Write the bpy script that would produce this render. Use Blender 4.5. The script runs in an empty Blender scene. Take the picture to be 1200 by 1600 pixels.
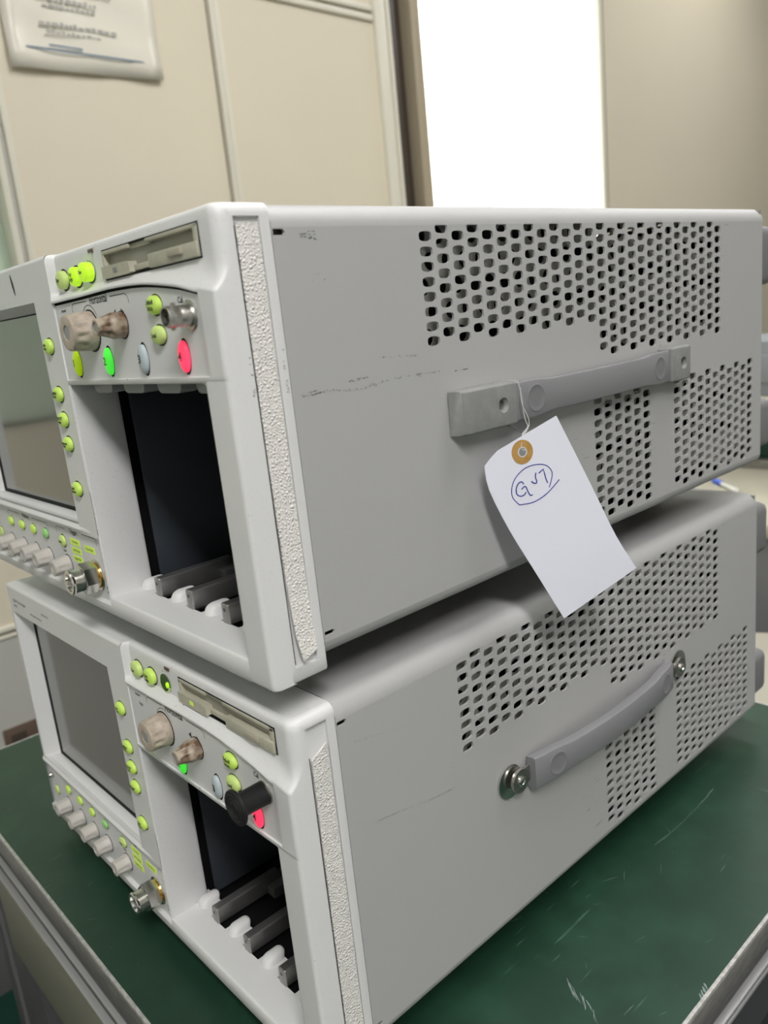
import bpy, bmesh, math, random
from mathutils import Vector, Matrix
random.seed(4)
C = bpy.context.scene.collection
SC = bpy.context.scene
PI = math.pi
TABLE = 0.75                      # height of the work table's top

# ------------------------------------------------------------------ camera
R = ((0.67199725, 0.73387976, -0.09919779),
     (0.10753345, -0.22923036, -0.96741408),
     (-0.73270476, 0.63943251, -0.23295879))
cd = bpy.data.cameras.new('camera')
cam = bpy.data.objects.new('camera', cd); C.objects.link(cam)
cd.sensor_fit = 'HORIZONTAL'; cd.sensor_width = 36.0; cd.lens = 37.416
cd.clip_start = 0.01
m = Matrix((R[0], [-v for v in R[1]], [-v for v in R[2]])).transposed().to_4x4()
m.translation = Vector((0.29610, -0.30594, TABLE + 0.2235 + 0.19327))
cam.matrix_world = m
cd.dof.use_dof = True; cd.dof.focus_distance = 0.47; cd.dof.aperture_fstop = 13.0
SC.camera = cam

# ------------------------------------------------------------------ world, exposure
w = bpy.data.worlds.new('daylight'); SC.world = w; w.use_nodes = True
w.node_tree.nodes['Background'].inputs['Color'].default_value = (1.0, 1.0, 0.97, 1)
w.node_tree.nodes['Background'].inputs['Strength'].default_value = 5.0
SC.view_settings.view_transform = 'Standard'; SC.view_settings.look = 'None'
SC.view_settings.exposure = 0.07; SC.view_settings.gamma = 1.0
SC.view_settings.use_curve_mapping = False

# strength of the diffuser of each ceiling fixture: x, y, length along x, length along y, watts per area
LAMPS = [(-0.35, -1.9, 1.2, 0.3, 3.5), (0.2, 0.7, 1.2, 0.3, 22.0), (1.45, -0.85, 1.2, 0.3, 42.0), (-0.3, 2.6, 1.2, 0.3, 12.0)]

# ------------------------------------------------------------------ materials
def mat(name, col, rough=0.5, metal=0.0, noise=None, bump=None, emit=0.0, spec=0.5, trans=0.0, alpha=1.0, ior=1.45, ecol=None, coat=0):
    M = bpy.data.materials.new(name); M.use_nodes = True
    nt = M.node_tree; b = nt.nodes['Principled BSDF']
    b.inputs['Base Color'].default_value = (*col, 1)
    b.inputs['Roughness'].default_value = rough
    b.inputs['Metallic'].default_value = metal
    b.inputs['Specular IOR Level'].default_value = spec
    b.inputs['IOR'].default_value = ior
    b.inputs['Transmission Weight'].default_value = trans
    b.inputs['Alpha'].default_value = alpha
    b.inputs['Coat Weight'].default_value = coat
    if emit:
        b.inputs['Emission Color'].default_value = (*(ecol or col), 1)
        b.inputs['Emission Strength'].default_value = emit
    tc = nt.nodes.new('ShaderNodeTexCoord')
    if noise:                      # (scale, second colour, low, high, stretch)
        n = nt.nodes.new('ShaderNodeTexNoise'); n.inputs['Scale'].default_value = noise[0]
        n.inputs['Detail'].default_value = 6
        r = nt.nodes.new('ShaderNodeValToRGB')
        r.color_ramp.elements[0].position = noise[2]; r.color_ramp.elements[1].position = noise[3]
        r.color_ramp.elements[0].color = (*col, 1); r.color_ramp.elements[1].color = (*noise[1], 1)
        mp = nt.nodes.new('ShaderNodeMapping')
        if len(noise) > 4: mp.inputs['Scale'].default_value = noise[4]
        nt.links.new(tc.outputs['Object'], mp.inputs['Vector'])
        nt.links.new(mp.outputs['Vector'], n.inputs['Vector'])
        nt.links.new(n.outputs['Fac'], r.inputs['Fac']); nt.links.new(r.outputs['Color'], b.inputs['Base Color'])
    if bump:                       # (kind, scale, strength, distance)
        t = nt.nodes.new('ShaderNodeTexVoronoi' if bump[0] == 'v' else 'ShaderNodeTexNoise')
        t.inputs['Scale'].default_value = bump[1]
        if bump[0] == 'v': t.feature = 'DISTANCE_TO_EDGE'
        bp = nt.nodes.new('ShaderNodeBump'); bp.inputs['Strength'].default_value = bump[2]; bp.inputs['Distance'].default_value = bump[3]
        nt.links.new(tc.outputs['Object'], t.inputs['Vector'])
        nt.links.new(t.outputs[0], bp.inputs['Height']); nt.links.new(bp.outputs['Normal'], b.inputs['Normal'])
    return M

def scratch_mat(name, col, rough, marks, wear=(0.5, 0.62), bump=None):
    """plain paint with sparse wear marks: noise thresholded inside a sparser noise"""
    M = mat(name, col, rough, bump=bump); nt = M.node_tree; b = nt.nodes['Principled BSDF']
    tc = nt.nodes.new('ShaderNodeTexCoord')
    base = None
    prev = None
    for (scale, stretch, rot, lo, hi, c2, sparse, slo, shi) in marks:
        mp = nt.nodes.new('ShaderNodeMapping'); mp.inputs['Scale'].default_value = stretch; mp.inputs['Rotation'].default_value = rot
        nt.links.new(tc.outputs['Object'], mp.inputs['Vector'])
        n = nt.nodes.new('ShaderNodeTexNoise'); n.inputs['Scale'].default_value = scale; n.inputs['Detail'].default_value = 5
        nt.links.new(mp.outputs['Vector'], n.inputs['Vector'])
        r = nt.nodes.new('ShaderNodeMapRange'); r.inputs['From Min'].default_value = lo; r.inputs['From Max'].default_value = hi
        nt.links.new(n.outputs['Fac'], r.inputs['Value'])
        n2 = nt.nodes.new('ShaderNodeTexNoise'); n2.inputs['Scale'].default_value = sparse; n2.inputs['Detail'].default_value = 2
        nt.links.new(tc.outputs['Object'], n2.inputs['Vector'])
        r2 = nt.nodes.new('ShaderNodeMapRange'); r2.inputs['From Min'].default_value = slo; r2.inputs['From Max'].default_value = shi
        nt.links.new(n2.outputs['Fac'], r2.inputs['Value'])
        mu = nt.nodes.new('ShaderNodeMath'); mu.operation = 'MULTIPLY'
        nt.links.new(r.outputs[0], mu.inputs[0]); nt.links.new(r2.outputs[0], mu.inputs[1])
        mx = nt.nodes.new('ShaderNodeMix'); mx.data_type = 'RGBA'
        nt.links.new(mu.outputs[0], mx.inputs[0])
        if prev is None: mx.inputs[6].default_value = (*col, 1)
        else: nt.links.new(prev, mx.inputs[6])
        mx.inputs[7].default_value = (*c2, 1)
        prev = mx.outputs[2]
    nt.links.new(prev, b.inputs['Base Color'])
    return M

MT = {}
MT['cover'] = scratch_mat('cover_paint', (0.44, 0.44, 0.437), 0.5,
    [(900, (1, 1, 1), (0, 0, 0), 0.55, 0.7, (0.42, 0.415, 0.40), 6, 0.3, 0.7),
     (420, (1, .12, 1), (0, 0, 0), 0.66, 0.72, (0.16, 0.15, 0.14), 7, 0.60, 0.68)], bump=('n', 2500, 0.10, 0.0002))
MT['bezel'] = scratch_mat('bezel_paint', (0.76, 0.76, 0.755), 0.42,
    [(700, (1, 1, 1), (0, 0, 0), 0.60, 0.72, (0.68, 0.67, 0.65), 9, 0.35, 0.6),
     (380, (1, 1, 1), (0, 0, 0), 0.68, 0.73, (0.12, 0.11, 0.10), 15, 0.61, 0.68)], bump=('n', 2200, 0.14, 0.0002))
MT['tab'] = mat('tab_shade_grey', (0.36, 0.36, 0.36), 0.5)  # tabs darker than the bezel, standing in for shade under the lip
MT['control'] = mat('control_panel_film', (0.72, 0.72, 0.72), 0.5, bump=('n', 2600, 0.08, 0.0002))
MT['ink'] = mat('dark_print', (0.035, 0.035, 0.035), 0.6)
MT['ink_soft'] = mat('grey_print', (0.25, 0.25, 0.25), 0.6)
MT['black'] = mat('black_paint_and_shade', (0.006, 0.006, 0.007), 0.6, spec=0.2)
MT['bay_panel'] = mat('blue_black_sheet', (0.045, 0.052, 0.062), 0.3, spec=0.5)
MT['inner'] = mat('zinc_chassis', (0.40, 0.40, 0.37), 0.45, noise=(60, (0.29, 0.29, 0.26), 0.35, 0.7))
MT['leather'] = mat('white_leather_tape', (0.86, 0.83, 0.79), 0.55, bump=('v', 620, 1.0, 0.0012))
MT['groove'] = mat('groove_adhesive', (0.52, 0.51, 0.49), 0.6)
MT['glass'] = mat('display_glass', (0.06, 0.06, 0.05), 0.13, ior=2.9, coat=0.3)
MT['lime'] = mat('lime_rubber', (0.60, 0.84, 0.16), 0.35, coat=0.2, emit=0.06, ecol=(0.6, 0.95, 0.1))
MT['lime_pale'] = mat('pale_lime_rubber', (0.62, 0.78, 0.26), 0.35, coat=0.2, emit=0.03, ecol=(0.6, 0.9, 0.15))
MT['lime_lit'] = mat('lit_lime_rubber', (0.50, 0.85, 0.04), 0.35, emit=0.42, ecol=(0.55, 0.95, 0.02))
MT['green_lit'] = mat('lit_green_key', (0.10, 0.75, 0.08), 0.3, emit=0.55, ecol=(0.06, 0.9, 0.05))
MT['yellow_lit'] = mat('lit_yellow_green_key', (0.45, 0.62, 0.02), 0.3, emit=0.30, ecol=(0.5, 0.8, 0.0))
MT['red_lit'] = mat('lit_pink_red_key', (0.9, 0.06, 0.12), 0.3, emit=0.75, ecol=(1.0, 0.05, 0.13))
MT['key_off'] = mat('unlit_blue_grey_key', (0.50, 0.57, 0.60), 0.3)
MT['key_green_soft'] = mat('soft_green_key', (0.36, 0.72, 0.26), 0.4)
MT['label_lime'] = mat('lime_label_print', (0.72, 0.95, 0.14), 0.5, emit=0.08, ecol=(0.7, 1.0, 0.1))
MT['knob'] = mat('warm_grey_knob', (0.58, 0.545, 0.51), 0.45, bump=('n', 1500, 0.1, 0.0002))
MT['knob_old'] = mat('yellowed_knob', (0.54, 0.46, 0.38), 0.5, noise=(260, (0.40, 0.31, 0.24), 0.45, 0.75), bump=('n', 900, 0.25, 0.0003))
MT['knob_worn'] = mat('worn_brown_knob', (0.50, 0.42, 0.33), 0.42, noise=(170, (0.15, 0.085, 0.045), 0.40, 0.66), bump=('n', 700, 0.5, 0.0004))
MT['knob_cap'] = mat('knob_centre_grey', (0.30, 0.31, 0.32), 0.4)
MT['nickel'] = mat('nickel_plate', (0.62, 0.60, 0.56), 0.36, metal=1.0, noise=(500, (0.40, 0.38, 0.34), 0.4, 0.75))
MT['chrome'] = mat('polished_nickel', (0.70, 0.69, 0.66), 0.20, metal=1.0)
MT['gold'] = mat('gold_plate', (0.95, 0.66, 0.22), 0.18, metal=1.0)
MT['steel'] = mat('steel_rail', (0.36, 0.355, 0.35), 0.30, metal=0.85)
MT['putty'] = mat('putty_drive_plastic', (0.50, 0.48, 0.38), 0.5, noise=(300, (0.44, 0.42, 0.33), 0.4, 0.8))
MT['putty_d'] = mat('drive_shutter', (0.30, 0.285, 0.23), 0.4)
MT['putty_k'] = mat('drive_eject_key', (0.43, 0.39, 0.31), 0.5)
MT['handle_end'] = mat('handle_end_plastic', (0.24, 0.245, 0.24), 0.5, bump=('n', 2000, 0.15, 0.0002), noise=(160, (0.29, 0.295, 0.28), 0.4, 0.8))
MT['handle_grip'] = mat('handle_grip_plastic', (0.235, 0.235, 0.245), 0.42, bump=('n', 2000, 0.1, 0.0002))
MT['handle_pad'] = mat('handle_pad_plastic', (0.21, 0.21, 0.22), 0.38)
MT['rubber'] = mat('black_rubber', (0.012, 0.012, 0.013), 0.5, bump=('n', 1200, 0.3, 0.0003))
MT['foot'] = mat('rear_foot_plastic', (0.19, 0.19, 0.195), 0.5)
MT['paper'] = mat('white_card', (0.80, 0.81, 0.90), 0.7)
MT['kraft'] = mat('kraft_ring', (0.50, 0.29, 0.09), 0.7, noise=(300, (0.42, 0.23, 0.06), 0.4, 0.7))
MT['bluepen'] = mat('blue_ballpoint_ink', (0.015, 0.03, 0.28), 0.5)
MT['string'] = mat('white_cotton', (0.62, 0.62, 0.60), 0.7)
MT['string_d'] = mat('shaded_cotton', (0.10, 0.10, 0.10), 0.7)  # dark copy of the white cotton, paints shade on the string's end
MT['warn'] = mat('warning_yellow', (0.75, 0.38, 0.02), 0.5)
MT['clear'] = mat('clear_plastic', (0.9, 0.95, 0.85), 0.15, alpha=0.25)
MT['table'] = scratch_mat('green_antistatic_mat', (0.013, 0.044, 0.025), 0.40,
    [(30, (1, 1, 1), (0, 0, 0), 0.45, 0.75, (0.020, 0.065, 0.038), 3, 0.2, 0.6),
     (300, (1, 0.05, 1), (0, 0, 0.6), 0.66, 0.73, (0.16, 0.30, 0.22), 9, 0.55, 0.66),
     (260, (0.06, 1, 1), (0, 0, -0.5), 0.67, 0.73, (0.20, 0.33, 0.26), 8, 0.57, 0.66),
     (800, (1, 1, 1), (0, 0, 0), 0.74, 0.78, (0.3, 0.42, 0.34), 12, 0.4, 0.6)], bump=('n', 40, 0.15, 0.0006))
MT['trim'] = mat('aged_aluminium_trim', (0.34, 0.325, 0.31), 0.42, metal=0.5, noise=(70, (0.24, 0.225, 0.21), 0.35, 0.75, (1, 1, 3)))
MT['trim_edge'] = mat('bright_trim_edge', (0.50, 0.50, 0.47), 0.45, noise=(200, (0.30, 0.29, 0.27), 0.4, 0.7))
MT['frame_dark'] = mat('dark_steel_frame', (0.085, 0.085, 0.088), 0.5, metal=0.2)
MT['frame_rail'] = mat('frame_rail_aluminium', (0.46, 0.46, 0.46), 0.4, metal=0.4)
MT['drawer'] = mat('olive_grey_drawer', (0.215, 0.21, 0.165), 0.5)
MT['drawer_l'] = mat('drawer_lip_paint', (0.27, 0.265, 0.21), 0.5)
MT['wall'] = mat('partition_panel', (0.74, 0.675, 0.53), 0.45, noise=(2.5, (0.70, 0.645, 0.52), 0.3, 0.75), spec=0.4)
MT['wall_t'] = mat('partition_profile', (0.74, 0.71, 0.60), 0.4, spec=0.5)
MT['wall_d'] = mat('profile_gap', (0.34, 0.31, 0.24), 0.6)
MT['jamb'] = mat('brown_door_jamb', (0.055, 0.042, 0.030), 0.45)
MT['tan'] = mat('tan_window_frame', (0.40, 0.34, 0.24), 0.5)
MT['lower'] = mat('lower_panel', (0.50, 0.49, 0.45), 0.45)
MT['recess'] = mat('brown_recess', (0.13, 0.09, 0.065), 0.5)
MT['floor'] = mat('green_epoxy_floor', (0.005, 0.034, 0.024), 0.35, noise=(3, (0.007, 0.04, 0.028), 0.4, 0.7))
MT['base'] = mat('grey_skirting', (0.12, 0.12, 0.12), 0.5)
MT['ceil'] = mat('ceiling_tile', (0.72, 0.71, 0.68), 0.8)
MT['bench'] = mat('beige_laminate', (0.50, 0.47, 0.38), 0.45)
MT['greenboard'] = mat('dark_green_board', (0.015, 0.06, 0.04), 0.5)
MT['case'] = mat('grey_blue_case', (0.25, 0.27, 0.29), 0.5)
MT['bluebox'] = mat('navy_plastic', (0.008, 0.03, 0.065), 0.5)
MT['stool'] = mat('beige_seat', (0.42, 0.40, 0.33), 0.5)
MT['lampwhite'] = mat('lamp_housing', (0.8, 0.8, 0.78), 0.5)
MT['penblue'] = mat('blue_pen_cap', (0.02, 0.10, 0.65), 0.35)
MT['penwhite'] = mat('white_pen_barrel', (0.75, 0.75, 0.72), 0.35)

def pane_mat(name, col, t):
    M = bpy.data.materials.new(name); M.use_nodes = True; nt = M.node_tree; nt.nodes.clear()
    o = nt.nodes.new('ShaderNodeOutputMaterial'); mx = nt.nodes.new('ShaderNodeMixShader')
    a = nt.nodes.new('ShaderNodeBsdfTransparent'); g = nt.nodes.new('ShaderNodeBsdfGlossy')
    a.inputs[0].default_value = (*col, 1); g.inputs['Roughness'].default_value = 0.05
    mx.inputs[0].default_value = t
    nt.links.new(a.outputs[0], mx.inputs[1]); nt.links.new(g.outputs[0], mx.inputs[2]); nt.links.new(mx.outputs[0], o.inputs[0])
    return M
MT['pane'] = pane_mat('window_pane', (0.95, 0.97, 0.95), 0.06)
MT['frost'] = mat('frosted_green_glass', (0.60, 0.72, 0.58), 0.3, spec=0.6, noise=(2.0, (0.72, 0.80, 0.64), 0.35, 0.7))

# ------------------------------------------------------------------ mesh helpers
class G:
    """collects vertices and faces (each with a material slot), then links ONE mesh object"""
    def __init__(s): s.v = []; s.f = []; s.m = []
    def add(s, vs, fs, mi=0):
        k = len(s.v); s.v += [tuple(p) for p in vs]
        for f in fs: s.f.append(tuple(k + i for i in f)); s.m.append(mi)
        return s
    def box(s, a, b, bev=0.0, mi=0, seg=2):
        x0, x1 = sorted((a[0], b[0])); y0, y1 = sorted((a[1], b[1])); z0, z1 = sorted((a[2], b[2]))
        vs = [(x, y, z) for x in (x0, x1) for y in (y0, y1) for z in (z0, z1)]
        fs = [(0, 1, 3, 2), (4, 6, 7, 5), (0, 4, 5, 1), (2, 3, 7, 6), (0, 2, 6, 4), (1, 5, 7, 3)]
        if bev > 0:
            bm = bmesh.new(); bv = [bm.verts.new(p) for p in vs]
            for f in fs: bm.faces.new([bv[i] for i in f])
            bmesh.ops.bevel(bm, geom=bm.edges[:], offset=min(bev, (x1-x0)*.49, (y1-y0)*.49, (z1-z0)*.49), segments=seg, profile=0.5, affect='EDGES')
            return s.bm(bm, mi)
        return s.add(vs, fs, mi)
    def bm(s, bm, mi=0, M=None):
        bm.verts.index_update()
        s.add([(M @ v.co if M else v.co) for v in bm.verts], [[v.index for v in f.verts] for f in bm.faces], mi); bm.free(); return s
    def grid(s, rows, mi=0, closed=False):
        n = len(rows[0]); k = len(s.v)
        for r in rows: s.v += [tuple(p) for p in r]
        for i in range(len(rows) - 1):
            for j in range(n - (0 if closed else 1)):
                j2 = (j + 1) % n
                s.f.append((k + i*n + j, k + i*n + j2, k + (i+1)*n + j2, k + (i+1)*n + j)); s.m.append(mi)
        return s
    def lathe(s, prof, o, axis, seg=32, mi=0, fn=None, cap=(True, True), up=None):
        """prof: (distance along axis, radius); fn(angle, dist) scales the radius"""
        ax = Vector(axis).normalized(); u = ax.orthogonal().normalized() if up is None else Vector(up).normalized(); v = ax.cross(u)
        o = Vector(o); rows = []
        for d, r in prof:
            rows.append([o + ax*d + (u*math.cos(2*PI*i/seg) + v*math.sin(2*PI*i/seg)) * r * (fn(2*PI*i/seg, d) if fn else 1) for i in range(seg)])
        k = len(s.v); s.grid(rows, mi, True)
        if cap[0]: s.f.append(tuple(k + i for i in reversed(range(seg)))); s.m.append(mi)
        if cap[1]: s.f.append(tuple(k + (len(rows)-1)*seg + i for i in range(seg))); s.m.append(mi)
        return s
    def prism(s, poly, axis, a, b, mi=0):
        """poly in the two other axes (cyclic order kept), extruded along axis from a to b"""
        def P(p, t):
            return {'x': (t, p[0], p[1]), 'y': (p[0], t, p[1]), 'z': (p[0], p[1], t)}[axis]
        n = len(poly)
        vs = [P(p, a) for p in poly] + [P(p, b) for p in poly]
        fs = [tuple(range(n)), tuple(reversed(range(n, 2*n)))] + [(i, i+n, (i+1) % n + n, (i+1) % n) for i in range(n)]
        return s.add(vs, fs, mi)
    def tube(s, pts, r, seg=8, mi=0, cap=True):
        pts = [Vector(p) for p in pts]; rows = []; u = None
        for i, p in enumerate(pts):
            t = (pts[min(i+1, len(pts)-1)] - pts[max(i-1, 0)]).normalized()
            u = t.orthogonal().normalized() if u is None else (u - t*u.dot(t)).normalized()
            v = t.cross(u); rr = r[i] if isinstance(r, (list, tuple)) else r
            rows.append([p + (u*math.cos(2*PI*k/seg) + v*math.sin(2*PI*k/seg))*rr for k in range(seg)])
        k = len(s.v); s.grid(rows, mi, True)
        if cap:
            s.f.append(tuple(k + i for i in reversed(range(seg)))); s.m.append(mi)
            s.f.append(tuple(k + (len(rows)-1)*seg + i for i in range(seg))); s.m.append(mi)
        return s
    def dome(s, o, rx, rz, h, mi=0, seg=28, n=5, mid=0.45, d0=0.0):
        """rounded key on the front face (towards -y)"""
        rows = []
        x, y, z = o
        rings = [(d0, 1.0), (-h*mid, 1.0)] + [(-(h*mid + h*(1-mid)*math.sin(t)), math.cos(t)) for t in [PI/2*i/n for i in range(1, n+1)]]
        for d, k in rings:
            k = max(k, 0.02)
            rows.append([(x + rx*k*math.cos(2*PI*i/seg), y + d, z + rz*k*math.sin(2*PI*i/seg)) for i in range(seg)])
        k0 = len(s.v); s.grid(rows, mi, True)
        s.f.append(tuple(k0 + (len(rows)-1)*seg + i for i in range(seg))); s.m.append(mi)
        return s
    def disc(s, o, rx, rz, mi=0, seg=28):
        x, y, z = o
        return s.add([(x + rx*math.cos(2*PI*i/seg), y, z + rz*math.sin(2*PI*i/seg)) for i in range(seg)], [tuple(range(seg))], mi)

def obj(name, g, mats, parent=None, smooth=35, xf=None, label=None, recalc=True):
    me = bpy.data.meshes.new(name)
    vs = [xf(p) for p in g.v] if xf else g.v
    me.from_pydata(vs, [], g.f)
    for M in (mats if isinstance(mats, (list, tuple)) else [mats]): me.materials.append(M)
    for p, i in zip(me.polygons, g.m): p.material_index = i
    if recalc:
        bm = bmesh.new(); bm.from_mesh(me); bmesh.ops.recalc_face_normals(bm, faces=bm.faces); bm.to_mesh(me); bm.free()
    if smooth:
        me.shade_smooth(); me.set_sharp_from_angle(angle=math.radians(smooth))
    me.update()
    o = bpy.data.objects.new(name, me); C.objects.link(o)
    if parent: o.parent = parent
    if label: o['label'] = label
    return o

def tag(o, label, cat, group=None, kind=None):
    o['label'] = label; o['category'] = cat
    if group: o['group'] = group
    if kind: o['kind'] = kind
    return o
def struct(o): o['kind'] = 'structure'; return o
def empty(name, loc, label, cat, group=None):
    o = bpy.data.objects.new(name, None); C.objects.link(o); o.location = loc; o.empty_display_size = 0.05
    return tag(o, label, cat, group)

def curve_faces(loops, ext):
    """flat sheet with holes: 2D curve fill, thickness 2*ext; returns (verts, faces)"""
    cu = bpy.data.curves.new('tmp', 'CURVE'); cu.dimensions = '2D'; cu.fill_mode = 'BOTH'; cu.extrude = ext
    for lp in loops:
        sp = cu.splines.new('POLY'); sp.points.add(len(lp)-1); sp.use_cyclic_u = True
        for p, q in zip(sp.points, lp): p.co = (q[0], q[1], 0, 1)
    return _take(cu)
def text_faces(body, size, align='CENTER', ext=0.02, shear=0.0, space=1.0, line=1.0, off=0.0):
    cu = bpy.data.curves.new('tmp', 'FONT'); cu.body = body; cu.size = size; cu.align_x = align; cu.align_y = 'CENTER'
    cu.extrude = ext; cu.offset = off; cu.shear = shear; cu.space_character = space; cu.space_line = line; cu.resolution_u = 2
    return _take(cu)
def _take(cu):
    o = bpy.data.objects.new('tmp', cu); C.objects.link(o)
    bpy.context.view_layer.update()
    me = bpy.data.meshes.new_from_object(o.evaluated_get(bpy.context.evaluated_depsgraph_get()))
    vs = [v.co.copy() for v in me.vertices]; fs = [tuple(p.vertices) for p in me.polygons]
    bpy.data.objects.remove(o); bpy.data.curves.remove(cu); bpy.data.meshes.remove(me)
    return vs, fs
_tc = {}
def put_text(g, body, x, z, y, size, sx=1.0, mi=0, **k):
    """lettering lying on the front face at depth y"""
    key = (body, size, tuple(sorted(k.items())))
    if key not in _tc: _tc[key] = text_faces(body, size, **k)
    vs, fs = _tc[key]
    g.add([(x + v.x*sx, y - v.z, z + v.y) for v in vs], fs, mi)

# instrument units: 1 u = 1.5 mm; x 0 = right side, z -149 = bottom of the feet
U = 0.0015
def T(p): return (p[0]*U, p[1]*U, (p[2] + 149)*U)
WD = 268.0

# ------------------------------------------------------------------ instrument pieces
def hole_shape(cx, cy):
    a, b = 3.05, 1.62; out = []
    for i in range(16):
        t = 2*PI*i/16; c, s_ = math.cos(t), math.sin(t)
        out.append((cx + a*math.copysign(abs(c)**0.75, c), cy + b*math.copysign(abs(s_)**0.55, s_)))
    return out

def cover_mesh():
    g = G(); loops = [[(-62, -126.8), (260, -126.8), (260, 1.0), (-62, 1.0)]]
    PZ = 2.4701
    for c in range(1, 28):
        n = 8 if c <= 13 else 11; r0 = 1 if c % 2 else 0
        for i in range(n): loops.append(hole_shape((c-1)*8, -(r0 + 2*i)*PZ))
    for c in range(6):
        for i in range(11): loops.append(hole_shape(97.57 + c*8, -72.10 - ((c % 2) + 2*i)*PZ))
    for c in range(11):
        for i in range(11): loops.append(hole_shape(165.67 + c*8, -72.20 - ((c % 2) + 2*i)*PZ))
    loops.append([(-61.6, -1.2), (-58, -1.2), (-57.4, -0.4), (-58, 0.5), (-61.6, 0.5)])
    loops.append([(-61.6, -124.9), (-58, -124.9), (-57.4, -124.2), (-58, -123.4), (-61.6, -123.4)])
    vs, fs = curve_faces(loops, 0.45)
    g.add([(-0.95 + v.z, v.x, v.y) for v in vs], fs)
    # rounded top and bottom edges, roof, left side, floor as one swept sheet profile
    prof = [(-0.5, 1.0)] + [(-0.5 - 7 + 7*math.cos(t), 1 + 7*math.sin(t)) for t in [PI/2*i/8 for i in range(1, 9)]]
    prof += [(-WD + 7.5, 8.0)] + [(-WD + 7.5 - 7*math.sin(t), 1 + 7*math.cos(t)) for t in [PI/2*i/6 for i in range(1, 7)]]
    prof += [(-WD + .5, -126.8)] + [(-WD + 5.7 - 5.2*math.cos(t), -126.8 - 5.2*math.sin(t)) for t in [PI/2*i/5 for i in range(1, 6)]]
    prof += [(-5.7, -132.0)] + [(-5.7 + 5.2*math.sin(t), -126.8 - 5.2*math.cos(t)) for t in [PI/2*i/5 for i in range(1, 6)]]
    g.grid([[(x, -62, z) for x, z in prof], [(x, 260, z) for x, z in prof]])
    return g

def inner_mesh():
    g = G()
    loops = [[(-58, -124), (256, -124), (256, -1), (-58, -1)]]
    k = 0
    for j in range(13):
        for i in range(32):
            y = -6 + i*8.9 + (j % 2)*4.45; z = -5.5 - j*8.6
            if 236 > y and z > -122 and (z > -54 or y > 92):
                loops.append([(y + 3.1*math.cos(2*PI*t/12), z + 3.1*math.sin(2*PI*t/12)) for t in range(12)])
    vs, fs = curve_faces(loops, 0.3)
    g.add([(-6.6 + v.z, v.x, v.y + 4) for v in vs if True], fs, 0)
    g.box((-60, 85, -118), (-14, 258, -4), mi=1)      # black boxes stand in for the darkness inside
    g.box((-60, -50, -118), (-9, 80, -4), mi=1)
    # back panel
    g.box((-WD + 1, 258.5, -130), (-1.5, 260, 7), mi=0)
    return g

LIP = [(-118, -9.1), (-90, -8.8), (-65, -8.3), (-52, -8.5), (-41, -9.1), (-30, -10.3), (-18, -12.1), (-10.5, -13.9), (-4, -15.0), (0, -15.6)]
def lip(x):
    for (a, za), (b, zb) in zip(LIP, LIP[1:]):
        if a <= x <= b: return za + (zb - za)*(x - a)/(b - a)
    return LIP[0][1] if x < 0 else LIP[-1][1]
def corner(x, z=0.0):
    """how far the front face falls back around the right-hand edge: small radius, softer above the lip"""
    k = min(1, max(0, (z + 14)/7)); r = 1.5 + 2.3*k*k*(3 - 2*k)
    if x <= -r: return 0.0
    return r - math.sqrt(max(0.0, r*r - (x + r)**2))

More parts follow.
